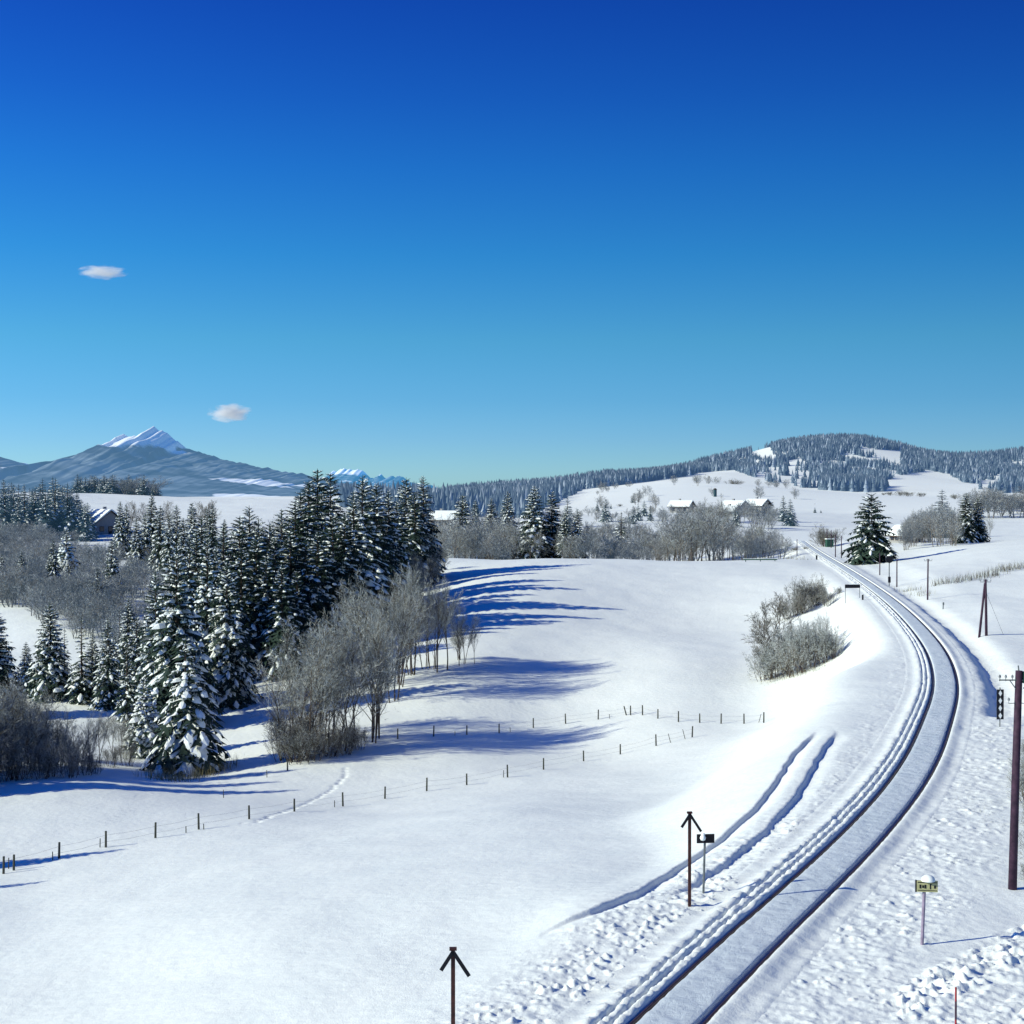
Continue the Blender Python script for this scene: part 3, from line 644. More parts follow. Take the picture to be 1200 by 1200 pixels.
# dark bushes front left
for i, (px, d, yt, w) in enumerate([(-20,108,795,.9),(0,110,790,.8),(18,111,792,.8),(35,112,796,.8),(50,113,805,.8),(8,106,815,.9),(28,107,820,.9),(48,108,835,.9),(64,112,826,.8),(-35,104,800,.9),(15,116,786,.8),(70,108,850,.7)]):
    tree('bush', ['b0','b1','b2'][i % 3], px, d, yt, 'shaded blue-grey bare bush in the dark mass beside the meadow', 'bush', 'dark bush mass', w=w)
for px, d, yt in [(92,109,838),(104,112,830),(116,118,828),(130,124,838),(84,106,860),(142,122,846)]:
    tree('bare_tree', 'bt1', px, d, yt, 'small thin bare tree between dark bushes and the white spruce', 'bare tree', 'thin trees by the dark bushes', w=.8)
for i, (px, d, yt, w) in enumerate([(-15,104,850,1),(5,103,855,1),(25,104,858,1),(45,104,862,1),(62,105,868,1),(80,105,875,1),(98,107,872,1),(112,109,880,.9),(35,110,830,1),(0,110,825,1),(128,116,868,.8),(148,118,862,.8),(88,112,850,.9),(140,130,835,.8)]):
    tree('bush', 'bc', px, d, yt, 'low shaded scrub bush at the foot of the dark bare mass', 'bush', 'low scrub by the dark bushes', w=w * .8)
for px, d, yt, w, k in [(108,150,742,1,'s1'),(148,140,752,1,'sg'),(160,150,720,.9,'s0'),(75,158,735,.9,'sg'),(30,152,752,1,'s2'),(150,160,700,.9,'s1'),(140,170,712,.9,'sg'),(-25,150,735,1,'s1')]:
    tree('spruce_tree', k, px, d, yt, 'young snowy spruce filling in between the spruces by the white clearing', 'spruce', 'young spruces by the clearing', w=w)
# brush covering the hillside: the nearer, larger trees each on their own, the rest as one mass
GH = 'grey-brown leafless tree in the brush covering the hillside'
def mass(name, items, label, cat, mats):
    V = []; Fc = []; Mi = []; off = 0
    for key, p, h, w in items:
        me = PROTO[key][2]; nv = len(me.vertices); v = np.empty(nv * 3, np.float32); me.vertices.foreach_get('co', v); v = v.reshape(-1, 3)
        a = random.uniform(0, 6.3); c, s = math.cos(a), math.sin(a); x = v[:, 0] * c - v[:, 1] * s; y = v[:, 0] * s + v[:, 1] * c
        V.append(np.stack([x * h * w + p[0], y * h * w + p[1], v[:, 2] * h + p[2]], 1))
        if key not in MASSC:
            q = [(tuple(f.vertices) + (f.vertices[-1],))[:4] if len(f.vertices) == 3 else tuple(f.vertices)[:4] for f in me.polygons if len(f.vertices) == 4]
            MASSC[key] = (np.array(q), np.array([f.material_index for f in me.polygons if len(f.vertices) == 4]))
        q, m_ = MASSC[key]; Fc.append(q + off); Mi.append(m_); off += nv
    o = mesh_np(name, np.concatenate(V), np.concatenate(Fc), mats, midx=np.concatenate(Mi)); tag(o, label, cat, kind='stuff'); return o
MASSC = {}; items = []; cnt = 0; tries = 0
FARM = [M['twigfar'], M['frostfar'], M['twigfar']]
while cnt < 250 and tries < 3000:
    tries += 1
    d = math.exp(random.uniform(math.log(160), math.log(385))); px = random.uniform(-40, 330)
    p = gpt(px, d); py = 580 - F * (p[2] - CAMZ) / d
    if py > np.interp(px, [-40, 0, 60, 110, 160, 210, 330], [705, 712, 738, 768, 800, 806, 800]): continue
    if d > 300 and 98 < px < 190: continue
    if 190 < px and d > 345: continue
    if px > 150 and random.random() < .45: continue
    h = random.uniform(3.6, 6.4); w = random.uniform(1.0, 1.5); k = random.choice(['bf0', 'bf1', 'bf2', 'bf3'])
    if py > 690 and px < 230: tree('bare_tree', k, px, d, 0, GH, 'bare tree', 'brush on the hillside', w=w, h=h)
    else: items.append((k, p, h, w))
    cnt += 1
mass('hillside_brush', items, 'mass of grey-brown leafless brush spreading over the hillside beyond the clearing', 'brushwood', FARM)
for px, yt in [(232,587),(250,585),(240,592),(200,586),(170,588),(152,586)]:
    tree('bare_tree', 'bo', px, 430, yt, 'open leafless tree outlined against the white farm field', 'bare tree', 'bare trees against the farm field', w=.8)

# ------------------------------------------------------------------ conifers on the hills (far woods read as masses)
def in_poly(x, y, P_):
    c = np.zeros(x.shape, bool); j = len(P_) - 1
    for i in range(len(P_)):
        xi, yi = P_[i]; xj, yj = P_[j]
        c ^= ((yi > y) != (yj > y)) & (x < (xj - xi) * (y - yi) / ((yj - yi) or 1e-9) + xi); j = i
    return c
def far_wood(name, n, pr, dr, low, clear, label, hgt=(10, 16), seed=3, thr=-.32):
    R = np.random.RandomState(seed); px = R.uniform(pr[0], pr[1], n); d = np.exp(R.uniform(math.log(dr[0]), math.log(dr[1]), n))
    X = (px - 600) / F * d; Z = far_fn(X, d); py = 580 - (Z - CAMZ) / d * F
    ok = py < np.interp(px, *zip(*low))
    for c in clear: ok &= ~(in_poly(px, py, c) & (R.rand(n) > .015) & (fbm(X / 30, d / 60, 25, 2) < .30))
    ok &= fbm(X / 55, d / 90, 15, 2) > thr + .25 * (R.rand(n) - .5)
    X, d, Z = X[ok], d[ok], Z[ok]; m = len(X); H = R.uniform(*hgt, m) * (.8 + .35 * fbm(X / 80, d / 80, 4, 2)); W = H * R.uniform(.16, .26, m)
    V = []; Fc = []; 
    for tier, (z0, z1, r) in enumerate(((.04, .5, 1.), (.3, .76, .74), (.55, 1.0, .46))):
        K = 6; a = np.arange(K) * 2 * np.pi / K; ph = R.uniform(0, 6.28, m)[:, None]; rr = W[:, None] * r * R.uniform(.65, 1.25, (m, K))
        ring = np.stack([X[:, None] + rr * np.cos(a + ph), d[:, None] + rr * np.sin(a + ph), Z[:, None] + (H * z0)[:, None] - R.uniform(0, .09, (m, K)) * H[:, None]], -1)
        top = np.stack([X + R.uniform(-.3, .3, m), d, Z + H * z1], -1)[:, None]
        V.append(np.concatenate([ring, top], 1))
    V = np.concatenate(V, 1); nv = V.shape[1]; tri = []
    for t in range(3):
        o = t * 7
        for k in range(6): tri.append((o + k, o + (k + 1) % 6, o + 6))
    tri = np.array(tri); Fq = (np.arange(m)[:, None, None] * nv + tri[None]).reshape(-1, 3)
    mi = np.repeat(R.choice([0, 1, 2], (m, 1), p=[.55, .36, .09]), len(tri), 1); fl = R.rand(*mi.shape); mi = np.where(fl < .16, np.minimum(mi + 1, 2), mi)
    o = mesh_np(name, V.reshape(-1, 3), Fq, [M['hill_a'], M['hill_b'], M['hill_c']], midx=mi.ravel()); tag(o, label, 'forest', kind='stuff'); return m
CLA = [(880,527),(902,521),(910,543),(936,538),(956,547),(966,563),(954,588),(908,586),(888,572)]
CLB = [(950,544),(985,533),(1010,526),(1055,528),(1056,569),(1012,571),(972,566)]
CLC = [(1140,560),(1165,552),(1178,560),(1170,570),(1150,570)]
CLD = [(862,540),(878,536),(884,544),(866,550)]
low = [(-200,560),(450,560),(500,592),(560,590),(620,581),(680,574),(740,567),(800,559),(830,553),(860,551),(900,565),(930,570),(960,574),(1010,577),(1035,576),(1050,558),(1090,551),(1120,560),(1140,572),(1200,582),(1400,582)]
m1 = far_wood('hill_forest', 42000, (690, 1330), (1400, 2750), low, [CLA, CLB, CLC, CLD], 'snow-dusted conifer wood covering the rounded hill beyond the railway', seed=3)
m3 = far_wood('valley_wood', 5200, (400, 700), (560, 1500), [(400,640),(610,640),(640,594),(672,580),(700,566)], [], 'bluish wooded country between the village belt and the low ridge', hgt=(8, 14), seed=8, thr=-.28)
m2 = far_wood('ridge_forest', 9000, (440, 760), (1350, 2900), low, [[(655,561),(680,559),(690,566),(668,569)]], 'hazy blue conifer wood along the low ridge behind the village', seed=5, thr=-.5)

# ------------------------------------------------------------------ mountains
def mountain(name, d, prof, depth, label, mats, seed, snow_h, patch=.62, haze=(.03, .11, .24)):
    m, nt, b = new_mat('mountain_' + str(seed)); N = nt.nodes; L = nt.links
    g = N.new('ShaderNodeNewGeometry'); sx = N.new('ShaderNodeSeparateXYZ'); L.new(g.outputs['Position'], sx.inputs[0])
    n1 = N.new('ShaderNodeTexNoise'); n1.inputs['Scale'].default_value = .004; n1.inputs['Detail'].default_value = 6
    mp = N.new('ShaderNodeMapping'); mp.inputs['Scale'].default_value = (1, 1, 1.5); L.new(g.outputs['Position'], mp.inputs[0]); L.new(mp.outputs[0], n1.inputs['Vector'])
    n2 = N.new('ShaderNodeTexNoise'); n2.inputs['Scale'].default_value = .0013 * 9000 / d; n2.inputs['Detail'].default_value = 3; L.new(mp.outputs[0], n2.inputs['Vector'])
    ad = N.new('ShaderNodeMath'); ad.operation = 'MULTIPLY_ADD'; L.new(n1.outputs['Fac'], ad.inputs[0]); ad.inputs[1].default_value = 160; L.new(sx.outputs['Z'], ad.inputs[2])
    gt = N.new('ShaderNodeMapRange'); gt.inputs['From Min'].default_value = snow_h + 70; gt.inputs['From Max'].default_value = snow_h + 90; L.new(ad.outputs[0], gt.inputs['Value'])
    pt = N.new('ShaderNodeMapRange'); pt.inputs['From Min'].default_value = patch; pt.inputs['From Max'].default_value = patch + .02; L.new(n2.outputs['Fac'], pt.inputs['Value'])
    mxx = N.new('ShaderNodeMath'); mxx.operation = 'MAXIMUM'; L.new(gt.outputs[0], mxx.inputs[0]); L.new(pt.outputs[0], mxx.inputs[1])
    rp = N.new('ShaderNodeValToRGB'); rp.color_ramp.elements[0].position = .4; rp.color_ramp.elements[1].position = .6
    rp.color_ramp.elements[0].color = (.03, .04, .05, 1); rp.color_ramp.elements[1].color = (.16, .19, .21, 1); L.new(n1.outputs['Fac'], rp.inputs['Fac'])
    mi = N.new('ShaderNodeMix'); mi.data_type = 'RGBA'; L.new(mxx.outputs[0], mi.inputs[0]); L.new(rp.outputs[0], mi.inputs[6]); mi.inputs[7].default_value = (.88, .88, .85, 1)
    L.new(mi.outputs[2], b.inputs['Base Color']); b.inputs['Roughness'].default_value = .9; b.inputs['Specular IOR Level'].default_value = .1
    b.inputs['Emission Color'].default_value = (*haze, 1); b.inputs['Emission Strength'].default_value = 1  # haze painted on as an even blue surface glow, no air volume
    xs, ys = zip(*prof); pu = np.arange(xs[0], xs[-1] + 1, 1.5); yv = np.interp(pu, xs, ys)
    hz = np.array([at(a, c, d)[2] for a, c in zip(pu, yv)]); hz = hz + (hz > 60) * fbm(pu / 6, pu * 0, seed, 3) * (8 + .035 * np.maximum(hz, 0)) * d / 9000
    T = np.linspace(-1, 1, 71); U, TT = np.meshgrid((pu - 600) / F, T); HH = np.tile(hz, (len(T), 1)); Y = d + TT * depth; X = U * d
    rid = np.abs(fbm(X / (d * .022), Y / (d * .045), seed + 3, 5)) + .35 * np.abs(fbm(X / (d * .008), Y / (d * .012), seed + 6, 3)) - .06; at_ = np.abs(TT)
    base = -20.0; Z = base + (HH - base) * (1 - at_) ** (.9 + .5 * (HH > snow_h)) + (HH - base) * .17 * (rid - .22) * np.minimum(at_ * 5, 1) * (1 - at_)
    V = np.stack([X.ravel(), Y.ravel(), Z.ravel()], 1); nc = len(pu); nr = len(T); i = (np.arange(nr - 1)[:, None] * nc + np.arange(nc - 1)[None]).ravel()
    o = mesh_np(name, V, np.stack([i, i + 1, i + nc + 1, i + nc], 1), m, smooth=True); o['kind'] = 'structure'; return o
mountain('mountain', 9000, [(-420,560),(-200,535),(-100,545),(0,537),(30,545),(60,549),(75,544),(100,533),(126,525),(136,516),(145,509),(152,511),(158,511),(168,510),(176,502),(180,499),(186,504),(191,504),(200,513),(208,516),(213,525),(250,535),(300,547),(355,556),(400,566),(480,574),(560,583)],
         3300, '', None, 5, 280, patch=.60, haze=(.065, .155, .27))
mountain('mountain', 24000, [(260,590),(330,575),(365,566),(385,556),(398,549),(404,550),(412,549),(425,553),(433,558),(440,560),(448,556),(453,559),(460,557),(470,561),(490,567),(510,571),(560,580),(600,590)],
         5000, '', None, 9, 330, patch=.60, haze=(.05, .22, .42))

# ------------------------------------------------------------------ houses
def house(name, px, d, rz, W, Ln, wall_h, roof_h, label, over=.9, floors=2, wallm='wall', h0=None):
    p = gpt(px, d); e = empty(name, (p[0], p[1], p[2] - .3 if h0 is None else h0), rz, label, 'house')
    b = MB(); hw = W / 2; b.prism([(-hw, 0), (hw, 0), (hw, wall_h), (0, wall_h + roof_h), (-hw, wall_h)], -Ln / 2, Ln / 2); b.build('wall', M[wallm], e)
    b = MB(); g = MB(); o = hw + over; s = roof_h / hw; yo = Ln / 2 + over
    for sd in (-1, 1):
        prof_ = [(0, wall_h + roof_h + .02), (sd * o, wall_h - over * s + .02), (sd * o, wall_h - over * s + .24), (0, wall_h + roof_h + .26)]
        b.prism(prof_, -yo, yo)
        g.prism([(0, wall_h + roof_h + .27), (sd * (o - .05), wall_h - over * s + .25), (sd * (o - .12), wall_h - over * s + .58), (sd * .5, wall_h + roof_h + .42), (0, wall_h + roof_h + .60)], -yo + .06, yo - .06)
    r = b.build('roof', M['timber'], e); g.build('roof_snow', M['treesnow'], r)
    c = MB(); c.box((hw * .3, Ln * .15, wall_h + roof_h + .3), (.8, .8, 1.8)); c.build('chimney', M['wall'], r)
    for side in (-1, 1):
        for fl in range(floors):
            for k in range(3):
                x = (-.55 + .55 * k) * hw; z = 1.5 + fl * 2.6
                if z > wall_h + roof_h * .3: continue
                w = MB(); w.box((x, side * (Ln / 2 + .03), z), (1.3, .06, 1.4)); wo = w.build('window', M['timber'], e)
                w = MB(); w.box((x, side * (Ln / 2 + .07), z), (1.05, .03, 1.15)); w.build('pane', M['glass'], wo)
            for k in range(3):
                w = MB(); w.box((side * (hw + .03), (-.3 + .3 * k) * Ln, 1.5 + fl * 2.6), (.06, 1.3, 1.4))
                if 1.5 + fl * 2.6 < wall_h: wo = w.build('window', M['timber'], e); w2 = MB(); w2.box((side * (hw + .07), (-.3 + .3 * k) * Ln, 1.5 + fl * 2.6), (.03, 1.05, 1.15)); w2.build('pane', M['glass'], wo)
    w = MB(); w.box((hw * .0, -Ln / 2 - .04, 1.05), (1.1, .08, 2.1)); w.build('door', M['timber'], e)
    return e
house('farmhouse', 120, 420, math.radians(38), 9, 11, 3.0, 3.4, 'farmhouse with white gable roof below the open field, half hidden by spruces')
house('chalet', 861, 600, math.radians(48), 7, 8.5, 3.4, 2.0, 'snow-roofed chalet above the belt, farther from the railway of the two')
house('chalet', 888, 640, math.radians(48), 7.5, 8.5, 3.8, 2.2, 'snow-roofed chalet above the belt, nearer to the railway of the two')
house('chalet', 856, 575, math.radians(50), 6, 6, 2.2, 1.5, 'low snow-roofed annex peeping past the farther chalet')
house('long_house', 799, 640, math.radians(62), 6.5, 8.5, 3.0, 1.9, 'long pale house with a flat snowy roof behind the tall bare trees')
house('house', 520, 470, math.radians(75), 6, 7, 3.0, 2.0, 'snow-roofed house glimpsed past the end of the dark spruce wood')
house('house', 545, 330, math.radians(70), 6, 7, 2.6, 1.8, 'low roofed hut among the grey alders behind the crest')
house('house', 1062, 345, math.radians(20), 5, 6, 2.2, 1.6, 'small hut at the foot of the copse beside the big spruce')
# dark tower on the field edge
p = gpt(838, 900); e = empty('field_tower', tuple(p), .3, 'small dark tower-like kiln standing alone above the village trees', 'tower')
e.scale = (.75, .75, .85)
b = MB(); b.box((0, 0, 2.5), (2, 2, 5)); b.build('wall', M['needle_far'], e); b = MB(); b.prism([(-1.4, 5), (1.4, 5), (0, 6)], -1.3, 1.3); b.build('roof', M['timber'], e)

# ------------------------------------------------------------------ fences
def fence(name, pts, label, lean_idx=(), h=.85, wire=True):
    P0 = on_ground(*pts[0][:2]); e = empty(name, tuple(P0), 0, label, 'fence'); tops = []
    for i, pt in enumerate(pts):
        g = on_ground(*pt[:2]); k = pt[2] if len(pt) > 2 else 1; hh = h * k * random.uniform(.92, 1.1); b = MB()
        lx, ly = random.uniform(-.05, .05), random.uniform(-.05, .05)
        if i in lean_idx: lx += random.choice((-1, 1)) * .35
        if k >= 1: tops.append((g[0] + lx * hh * .8 - P0[0], g[1] + ly * hh - P0[1], g[2] + hh * .75 - P0[2]))
        b.tube([(0, 0, -.3), (lx * hh, ly * hh, hh)], [.065, .055] if k >= 1 else [.03, .025], n=7)
        o = b.build('post', M['fence'], e); o.location = (g[0] - P0[0], g[1] - P0[1], g[2] - P0[2])
    if wire:
        for dz in (0, -.35):
            b = MB()
            for a, c in zip(tops[:-1], tops[1:]):
                a_ = Vector(a) + Vector((0, 0, dz)); c_ = Vector(c) + Vector((0, 0, dz)); b.tube([a_, (a_ + c_) / 2 - Vector((0, 0, .05)), c_], .006, n=3, caps=False)
            b.build('wire', M['grey_steel'], e)
    return e
fence('pasture_fence', [(4,1024),(10,1018,.6),(16,1020),(62,1008,.5),(69,1006),(117,993,.6),(124,993),(182,982),(218,976,.4),(233,972),(239,972,.4),(292,960),(345,951),(392,946,.5),(402,945),(451,936),(500,927),(547,920),(590,911,.6),(595,911),(637,902),(684,892),(727,884),(769,874),(787,870,.8),(804,866,.9),(811,864)],
      'long sagging pasture fence of thin posts crossing the open meadow nearest the camera', (24, 25))
fence('pasture_fence', [(262,935,.6),(313,911,.6),(337,903),(362,896,.6),(383,884),(427,868),(466,866),(508,863),(533,862,.5),(547,861),(585,859),(598,858,.5),(625,853),(663,848),(701,843),(714,842,.5),(735,838),(739,838),(753,838),(771,842),(795,846),(820,847),(845,848),(872,848),(888,847,.9),(895,847)],
      'farther pasture fence running past the alder clump to the rail embankment', (16, 24))

# ------------------------------------------------------------------ railway furniture
def place(name, px, py, rz, label, cat, group=None):
    g = on_ground(px, py); return empty(name, tuple(g), rz, label, cat, group), g
def arrow_post(px, py, ytop, label, rz=.12):
    e, g = place('arrow_post', px, py, rz, label, 'marker post', 'arrow-topped posts by the line'); h = at(px, ytop, g[1])[2] - g[2]
    b = MB(); b.box((0, 0, h / 2 - .2), (.085, .085, h + .4)); b.box((0, 0, h + .02), (.15, .11, .05)); b.build('post', M['rustpole'], e)
    for s, L_ in ((-1, .45), (1, .60)):
        R_ = Matrix.Rotation(s * -math.radians(33), 3, 'Y'); c = Vector((0, 0, -L_ / 2)); c = Matrix.Rotation(s * -math.radians(33), 3, 'Y') @ c
        b = MB(); b.box((c.x, -.065, h - .02 + c.z), (.075, .03, L_), rot=R_); b.build('arrow_arm', M['black'], e)
    return e, g, h
arrow_post(808, 1062, 953, 'brown arrow-topped post beside the small black sign', .05)
arrow_post(531, 1272, 1113, 'brown arrow-topped post nearest the camera, standing out in the smooth snow', .05)
e, g = place('gradient_sign', 824, 1046, .1, 'grey post with a black board half covered by snow', 'sign'); h = at(824, 985, g[1])[2] - g[2]
b = MB(); b.tube([(0, 0, -.3), (.05, 0, h)], .035, n=8); b.build('post', M['grey_steel'], e)
b = MB(); b.box((.06, -.05, h + .07), (.54, .03, .27)); b.build('sign_board', M['black'], e)
b = MB(); b.dome((-.03, -.085, h + .10), .095, 1.0, n=12, full=True); b.dome((-.02, -.07, h + .20), .07, .6, n=10, full=True); b.build('snow_clump', M['treesnow'], e, True)

e, g = place('track_sign', 1080, 1107, -.12, 'snow-capped yellowish plate with dark lettering on a lilac post', 'sign'); h = at(1083, 1043, g[1])[2] - g[2]
b = MB(); b.tube([(0, 0, -.3), (.07, 0, h + .15)], .045, n=8); b.build('post', M['lilac'], e)
pl = MB(); pl.box((.13, -.06, h + .12), (.55, .04, .30)); pl = pl.build('sign_plate', M['cream'], e)
b = MB()
for i, x in enumerate((-.11, -.04, .02)): b.box((x + .06, -.084, h + .115), (.045, .006, .10 if i != 1 else .07))
b.box((.21, -.084, h + .12), (.03, .006, .14)); b.box((.235, -.084, h + .175), (.05, .006, .02)); b.box((.33, -.084, h + .11), (.05, .006, .08)); b.box((.13, -.084, h + .225), (.50, .006, .022)); b.box((.13, -.084, h + .012), (.50, .006, .014))
b.build('lettering', M['black'], pl)
b = MB(); b.box((-.16, -.05, h + .12), (.035, .06, .32)); b.build('plate_edge', M['black'], pl)
b = MB(); b.dome((.16, -.03, h + .26), .19, .85, n=14, rings=5); b.build('snow_cap', M['treesnow'], e, True)

def insulator(b, x, y, z, s=1): b.tube([(x, y, z), (x, y, z + .10 * s)], .012 * s, n=5); b.dome((x, y, z + .10 * s), .045 * s, 1.8, n=7, rings=3, mi=1)
def telegraph(px, py, ytop, label, r=.13, lean=0.0, arm=1.6, legs=1, guy=False, name='utility_pole', armside=0):
    e, g = place(name, px, py, 0, label, 'utility pole', 'utility poles along the railway'); h = at(px, ytop, g[1])[2] - g[2]; lx = lean * h
    b = MB(); b.tube([(0, 0, -.5), (lx * .5, 0, h * .5), (lx, 0, h)], [r, r * .9, r * .78], n=12); b.build('pole', M['pole'], e, True)
    if legs == 2:
        b = MB(); b.tube([(-.58, .2, -.4), (lx - .05, 0, h * .93)], [r * .9, r * .75], n=10); b.build('brace_pole', M['pole'], e, True)
    if guy:
        b = MB(); b.tube([(lx, 0, h * .8), (1.7, .6, -.1)], .012, n=4); b.build('guy_wire', M['grey_steel'], e)
    if arm:
        for j, zz in enumerate([h - .22] + ([h - .85] if guy is None else [])):
            b = MB(); b.tube([(lx - arm * .5 - armside, 0, zz), (lx + arm * .5 - armside * .2, 0, zz)], .025, n=6); b.build('cross_arm', M['grey_steel'], e)
            b = MB()
            for k in range(4):
                x = lx - armside - arm * .5 + arm * k / 3.0; insulator(b, x, 0, zz + .02)
            b.build('insulator', [M['grey_steel'], M['insul']], e, True)
    return e, g, h
e, g, h = telegraph(1186, 1042, 786, 'tall tarred utility pole nearest the camera, with bracket arm and insulators', r=.135, lean=.028, arm=0)
zz = h - .28; lx = .028 * h
b = MB(); b.tube([(lx - .62, -.05, zz), (lx + .62, -.05, zz)], .022, n=6); b.tube([(lx - .30, -.05, zz), (lx - .12, -.05, zz - .26)], .016, n=6); b.tube([(lx + .30, -.05, zz), (lx + .12, -.05, zz - .26)], .016, n=6); b.build('cross_arm', M['grey_steel'], e)
for x in (-.60, -.42, -.22, .22, .42, .60):
    b = MB(); b.tube([(lx + x, -.05, zz - .03), (lx + x, -.05, zz + .10)], .012, n=5); b.dome((lx + x, -.05, zz + .08), .04, 2.2, n=8, rings=4, mi=1); b.build('insulator', [M['grey_steel'], M['insul']], e, True)
for x in (-.30, .28):
    b = MB(); b.tube([(lx * .86 + x * .3, -.05, h - .98), (lx * .86 + x, -.05, h - 1.0), (lx * .86 + x, -.05, h - .86)], .012, n=5); b.dome((lx * .86 + x, -.05, h - .90), .04, 2.2, n=8, rings=4, mi=1); b.build('hook_insulator', [M['grey_steel'], M['insul']], e, True)
b = MB(); b.tube([(lx, -.02, h - .1), (lx - .04, -.04, h + .16)], .02, n=5); b.build('pole_spike', M['grey_steel'], e)
b = MB(); b.box((lx + .22, 0, h - .2), (.22, .16, .35)); b.build('junction_box', M['green'], e)
telegraph(1156, 745, 679, 'braced utility pole with a second leaning leg and guy wire', r=.125, lean=-.02, arm=.9, legs=2, guy=True)
telegraph(1087, 703, 655, 'plain utility pole with tiny cross arm past the bend', r=.10, lean=.01, arm=.9)
telegraph(1051, 688, 656, 'slim pole standing right beside the disc signal', r=.09, arm=0)
telegraph(1031, 674, 648, 'short slim pole in front of the big broad spruce', r=.09, arm=0)
telegraph(986, 654, 628, 'far slim pole nearest the big spruce of the distant four', r=.10, arm=0)
telegraph(979, 653, 626, 'far slim pole, second of the distant four from the big spruce', r=.10, arm=0)
telegraph(974, 642, 621, 'far slim pole beside the trackside cabinet on its spruce side', r=.10, arm=0)
telegraph(969, 641, 620, 'far slim pole beside the trackside cabinet on its meadow side', r=.10, arm=0)
telegraph(934, 651, 632, 'short far post left of the railway near the crossing', r=.09, arm=0)
e, g = place('signal_post', 1042, 687, 0, 'rail signal with black disc head capped with snow', 'signal'); h = at(1042, 655, g[1])[2] - g[2]
b = MB(); b.tube([(0, 0, -.3), (0, 0, h)], .07, n=8); b.build('post', M['grey_steel'], e)
b = MB(); b.tube([(0, .08, h - .05), (0, -.12, h - .05)], .50, n=18); b.build('signal_disc', M['black'], e)
b = MB(); b.dome((0, -.02, h + .42), .30, .7, n=10); b.build('snow_cap', M['treesnow'], e, True)
b = MB(); b.box((0, -.1, .9), (.32, .2, .8)); b.build('relay_box', M['black'], e)
e, g = place('relay_cabinet', 972, 641, .2, 'green trackside cabinet between the far slim poles', 'cabinet')
b = MB(); b.box((0, 0, .9), (1.6, 1.0, 1.8)); b.build('cabinet_body', M['green'], e); b = MB(); b.box((0, 0, 1.88), (1.8, 1.2, .18)); b.build('snow_cap', M['treesnow'], e)
# marker board with four white diamonds
e, g = place('diamond_board', 1172, 852, 0, 'tall black board with four white diamonds on a short post', 'rail marker board'); z1 = at(1172, 808, g[1])[2] - g[2]; z0 = at(1172, 843, g[1])[2] - g[2]
b = MB(); b.tube([(0, .04, -.3), (0, .04, z1 + .1)], .03, n=6); b.build('post', M['grey_steel'], e)
b = MB(); b.box((0, 0, (z0 + z1) / 2), (.36, .04, z1 - z0)); bo = b.build('board', M['black'], e)
for k in range(4):
    zc = z0 + (z1 - z0) * (k + .5) / 4; b = MB(); b.face([(-.095, -.024, zc), (0, -.024, zc - .165), (.095, -.024, zc), (0, -.024, zc + .165)]); b.build('diamond', M['white'], bo)
# board on two legs left of the bend
e, g = place('two_legged_board', 999, 703, .15, 'dark horizontal board with snow on it, raised on two thin legs', 'board'); h = at(999, 688, g[1])[2] - g[2]
b = MB(); b.box((0, 0, h + .1), (1.85, .06, .42)); b.build('board', M['black'], e); b = MB(); b.box((.25, 0, h + .33), (1.2, .10, .06)); b.build('snow_cap', M['treesnow'], e)
for s in (-1, 1):
    b = MB(); b.box((s * .88, 0, h / 2 - .2), (.05, .05, h + .4)); b.build('leg', M['grey_steel'], e)
e, g = place('stub_post', 1011, 703, 0, 'short black stub post beside the two-legged board', 'post')
b = MB(); b.tube([(0, 0, -.2), (0, 0, .55)], .10, n=8); b.dome((0, 0, .55), .10, .8, n=8); b.build('post', M['black'], e); b = MB(); b.dome((0, 0, .62), .09, .6, n=8); b.build('snow_cap', M['treesnow'], e)
e, g = place('stake', 1105, 714, 0, 'small leaning stake in the snow past the bend', 'stake'); b = MB(); b.tube([(0, 0, -.2), (.05, 0, .75)], .06, n=6); b.box((.05, 0, .6), (.16, .1, .25)); b.build('post', M['grey_steel'], e)
e, g = place('stub_post', 957, 656, 0, 'tiny dark marker beside the line where it meets the crest', 'post'); b = MB(); b.tube([(0, 0, -.2), (0, 0, .8)], .16, n=6); b.dome((0, 0, .8), .16, .7, n=6); b.build('post', M['black'], e)
b = MB(); b.dome((0, 0, .86), .15, .6, n=6); b.build('snow_cap', M['treesnow'], e)
e, g = place('guard_rail', 891, 658, .03, 'long low greenish rail capped with snow on the meadow crest', 'guard rail')
b = MB(); b.box((0, 0, .35), (6.0, .25, .22)); b.build('rail_beam', M['green'], e); b = MB(); b.box((0, 0, .49), (6.1, .30, .07)); b.build('snow_cap', M['treesnow'], e)
for x in (-2.6, 0, 2.6):
    b = MB(); b.box((x, 0, .02), (.12, .12, .45)); b.build('post', M['green'], e)
e, g = place('snow_stake', 1120, 1215, 0, 'thin red snow stake in the churned snow', 'snow stake'); h = at(1120, 1157, g[1])[2] - g[2]
b = MB(); b.tube([(0, 0, -.2), (0, 0, h)], .022, n=8); b.build('rod', M['red'], e); b = MB(); b.tube([(0, 0, h * .35), (0, 0, h * .72)], .0235, n=8); b.build('dark_band', M['pole'], e)

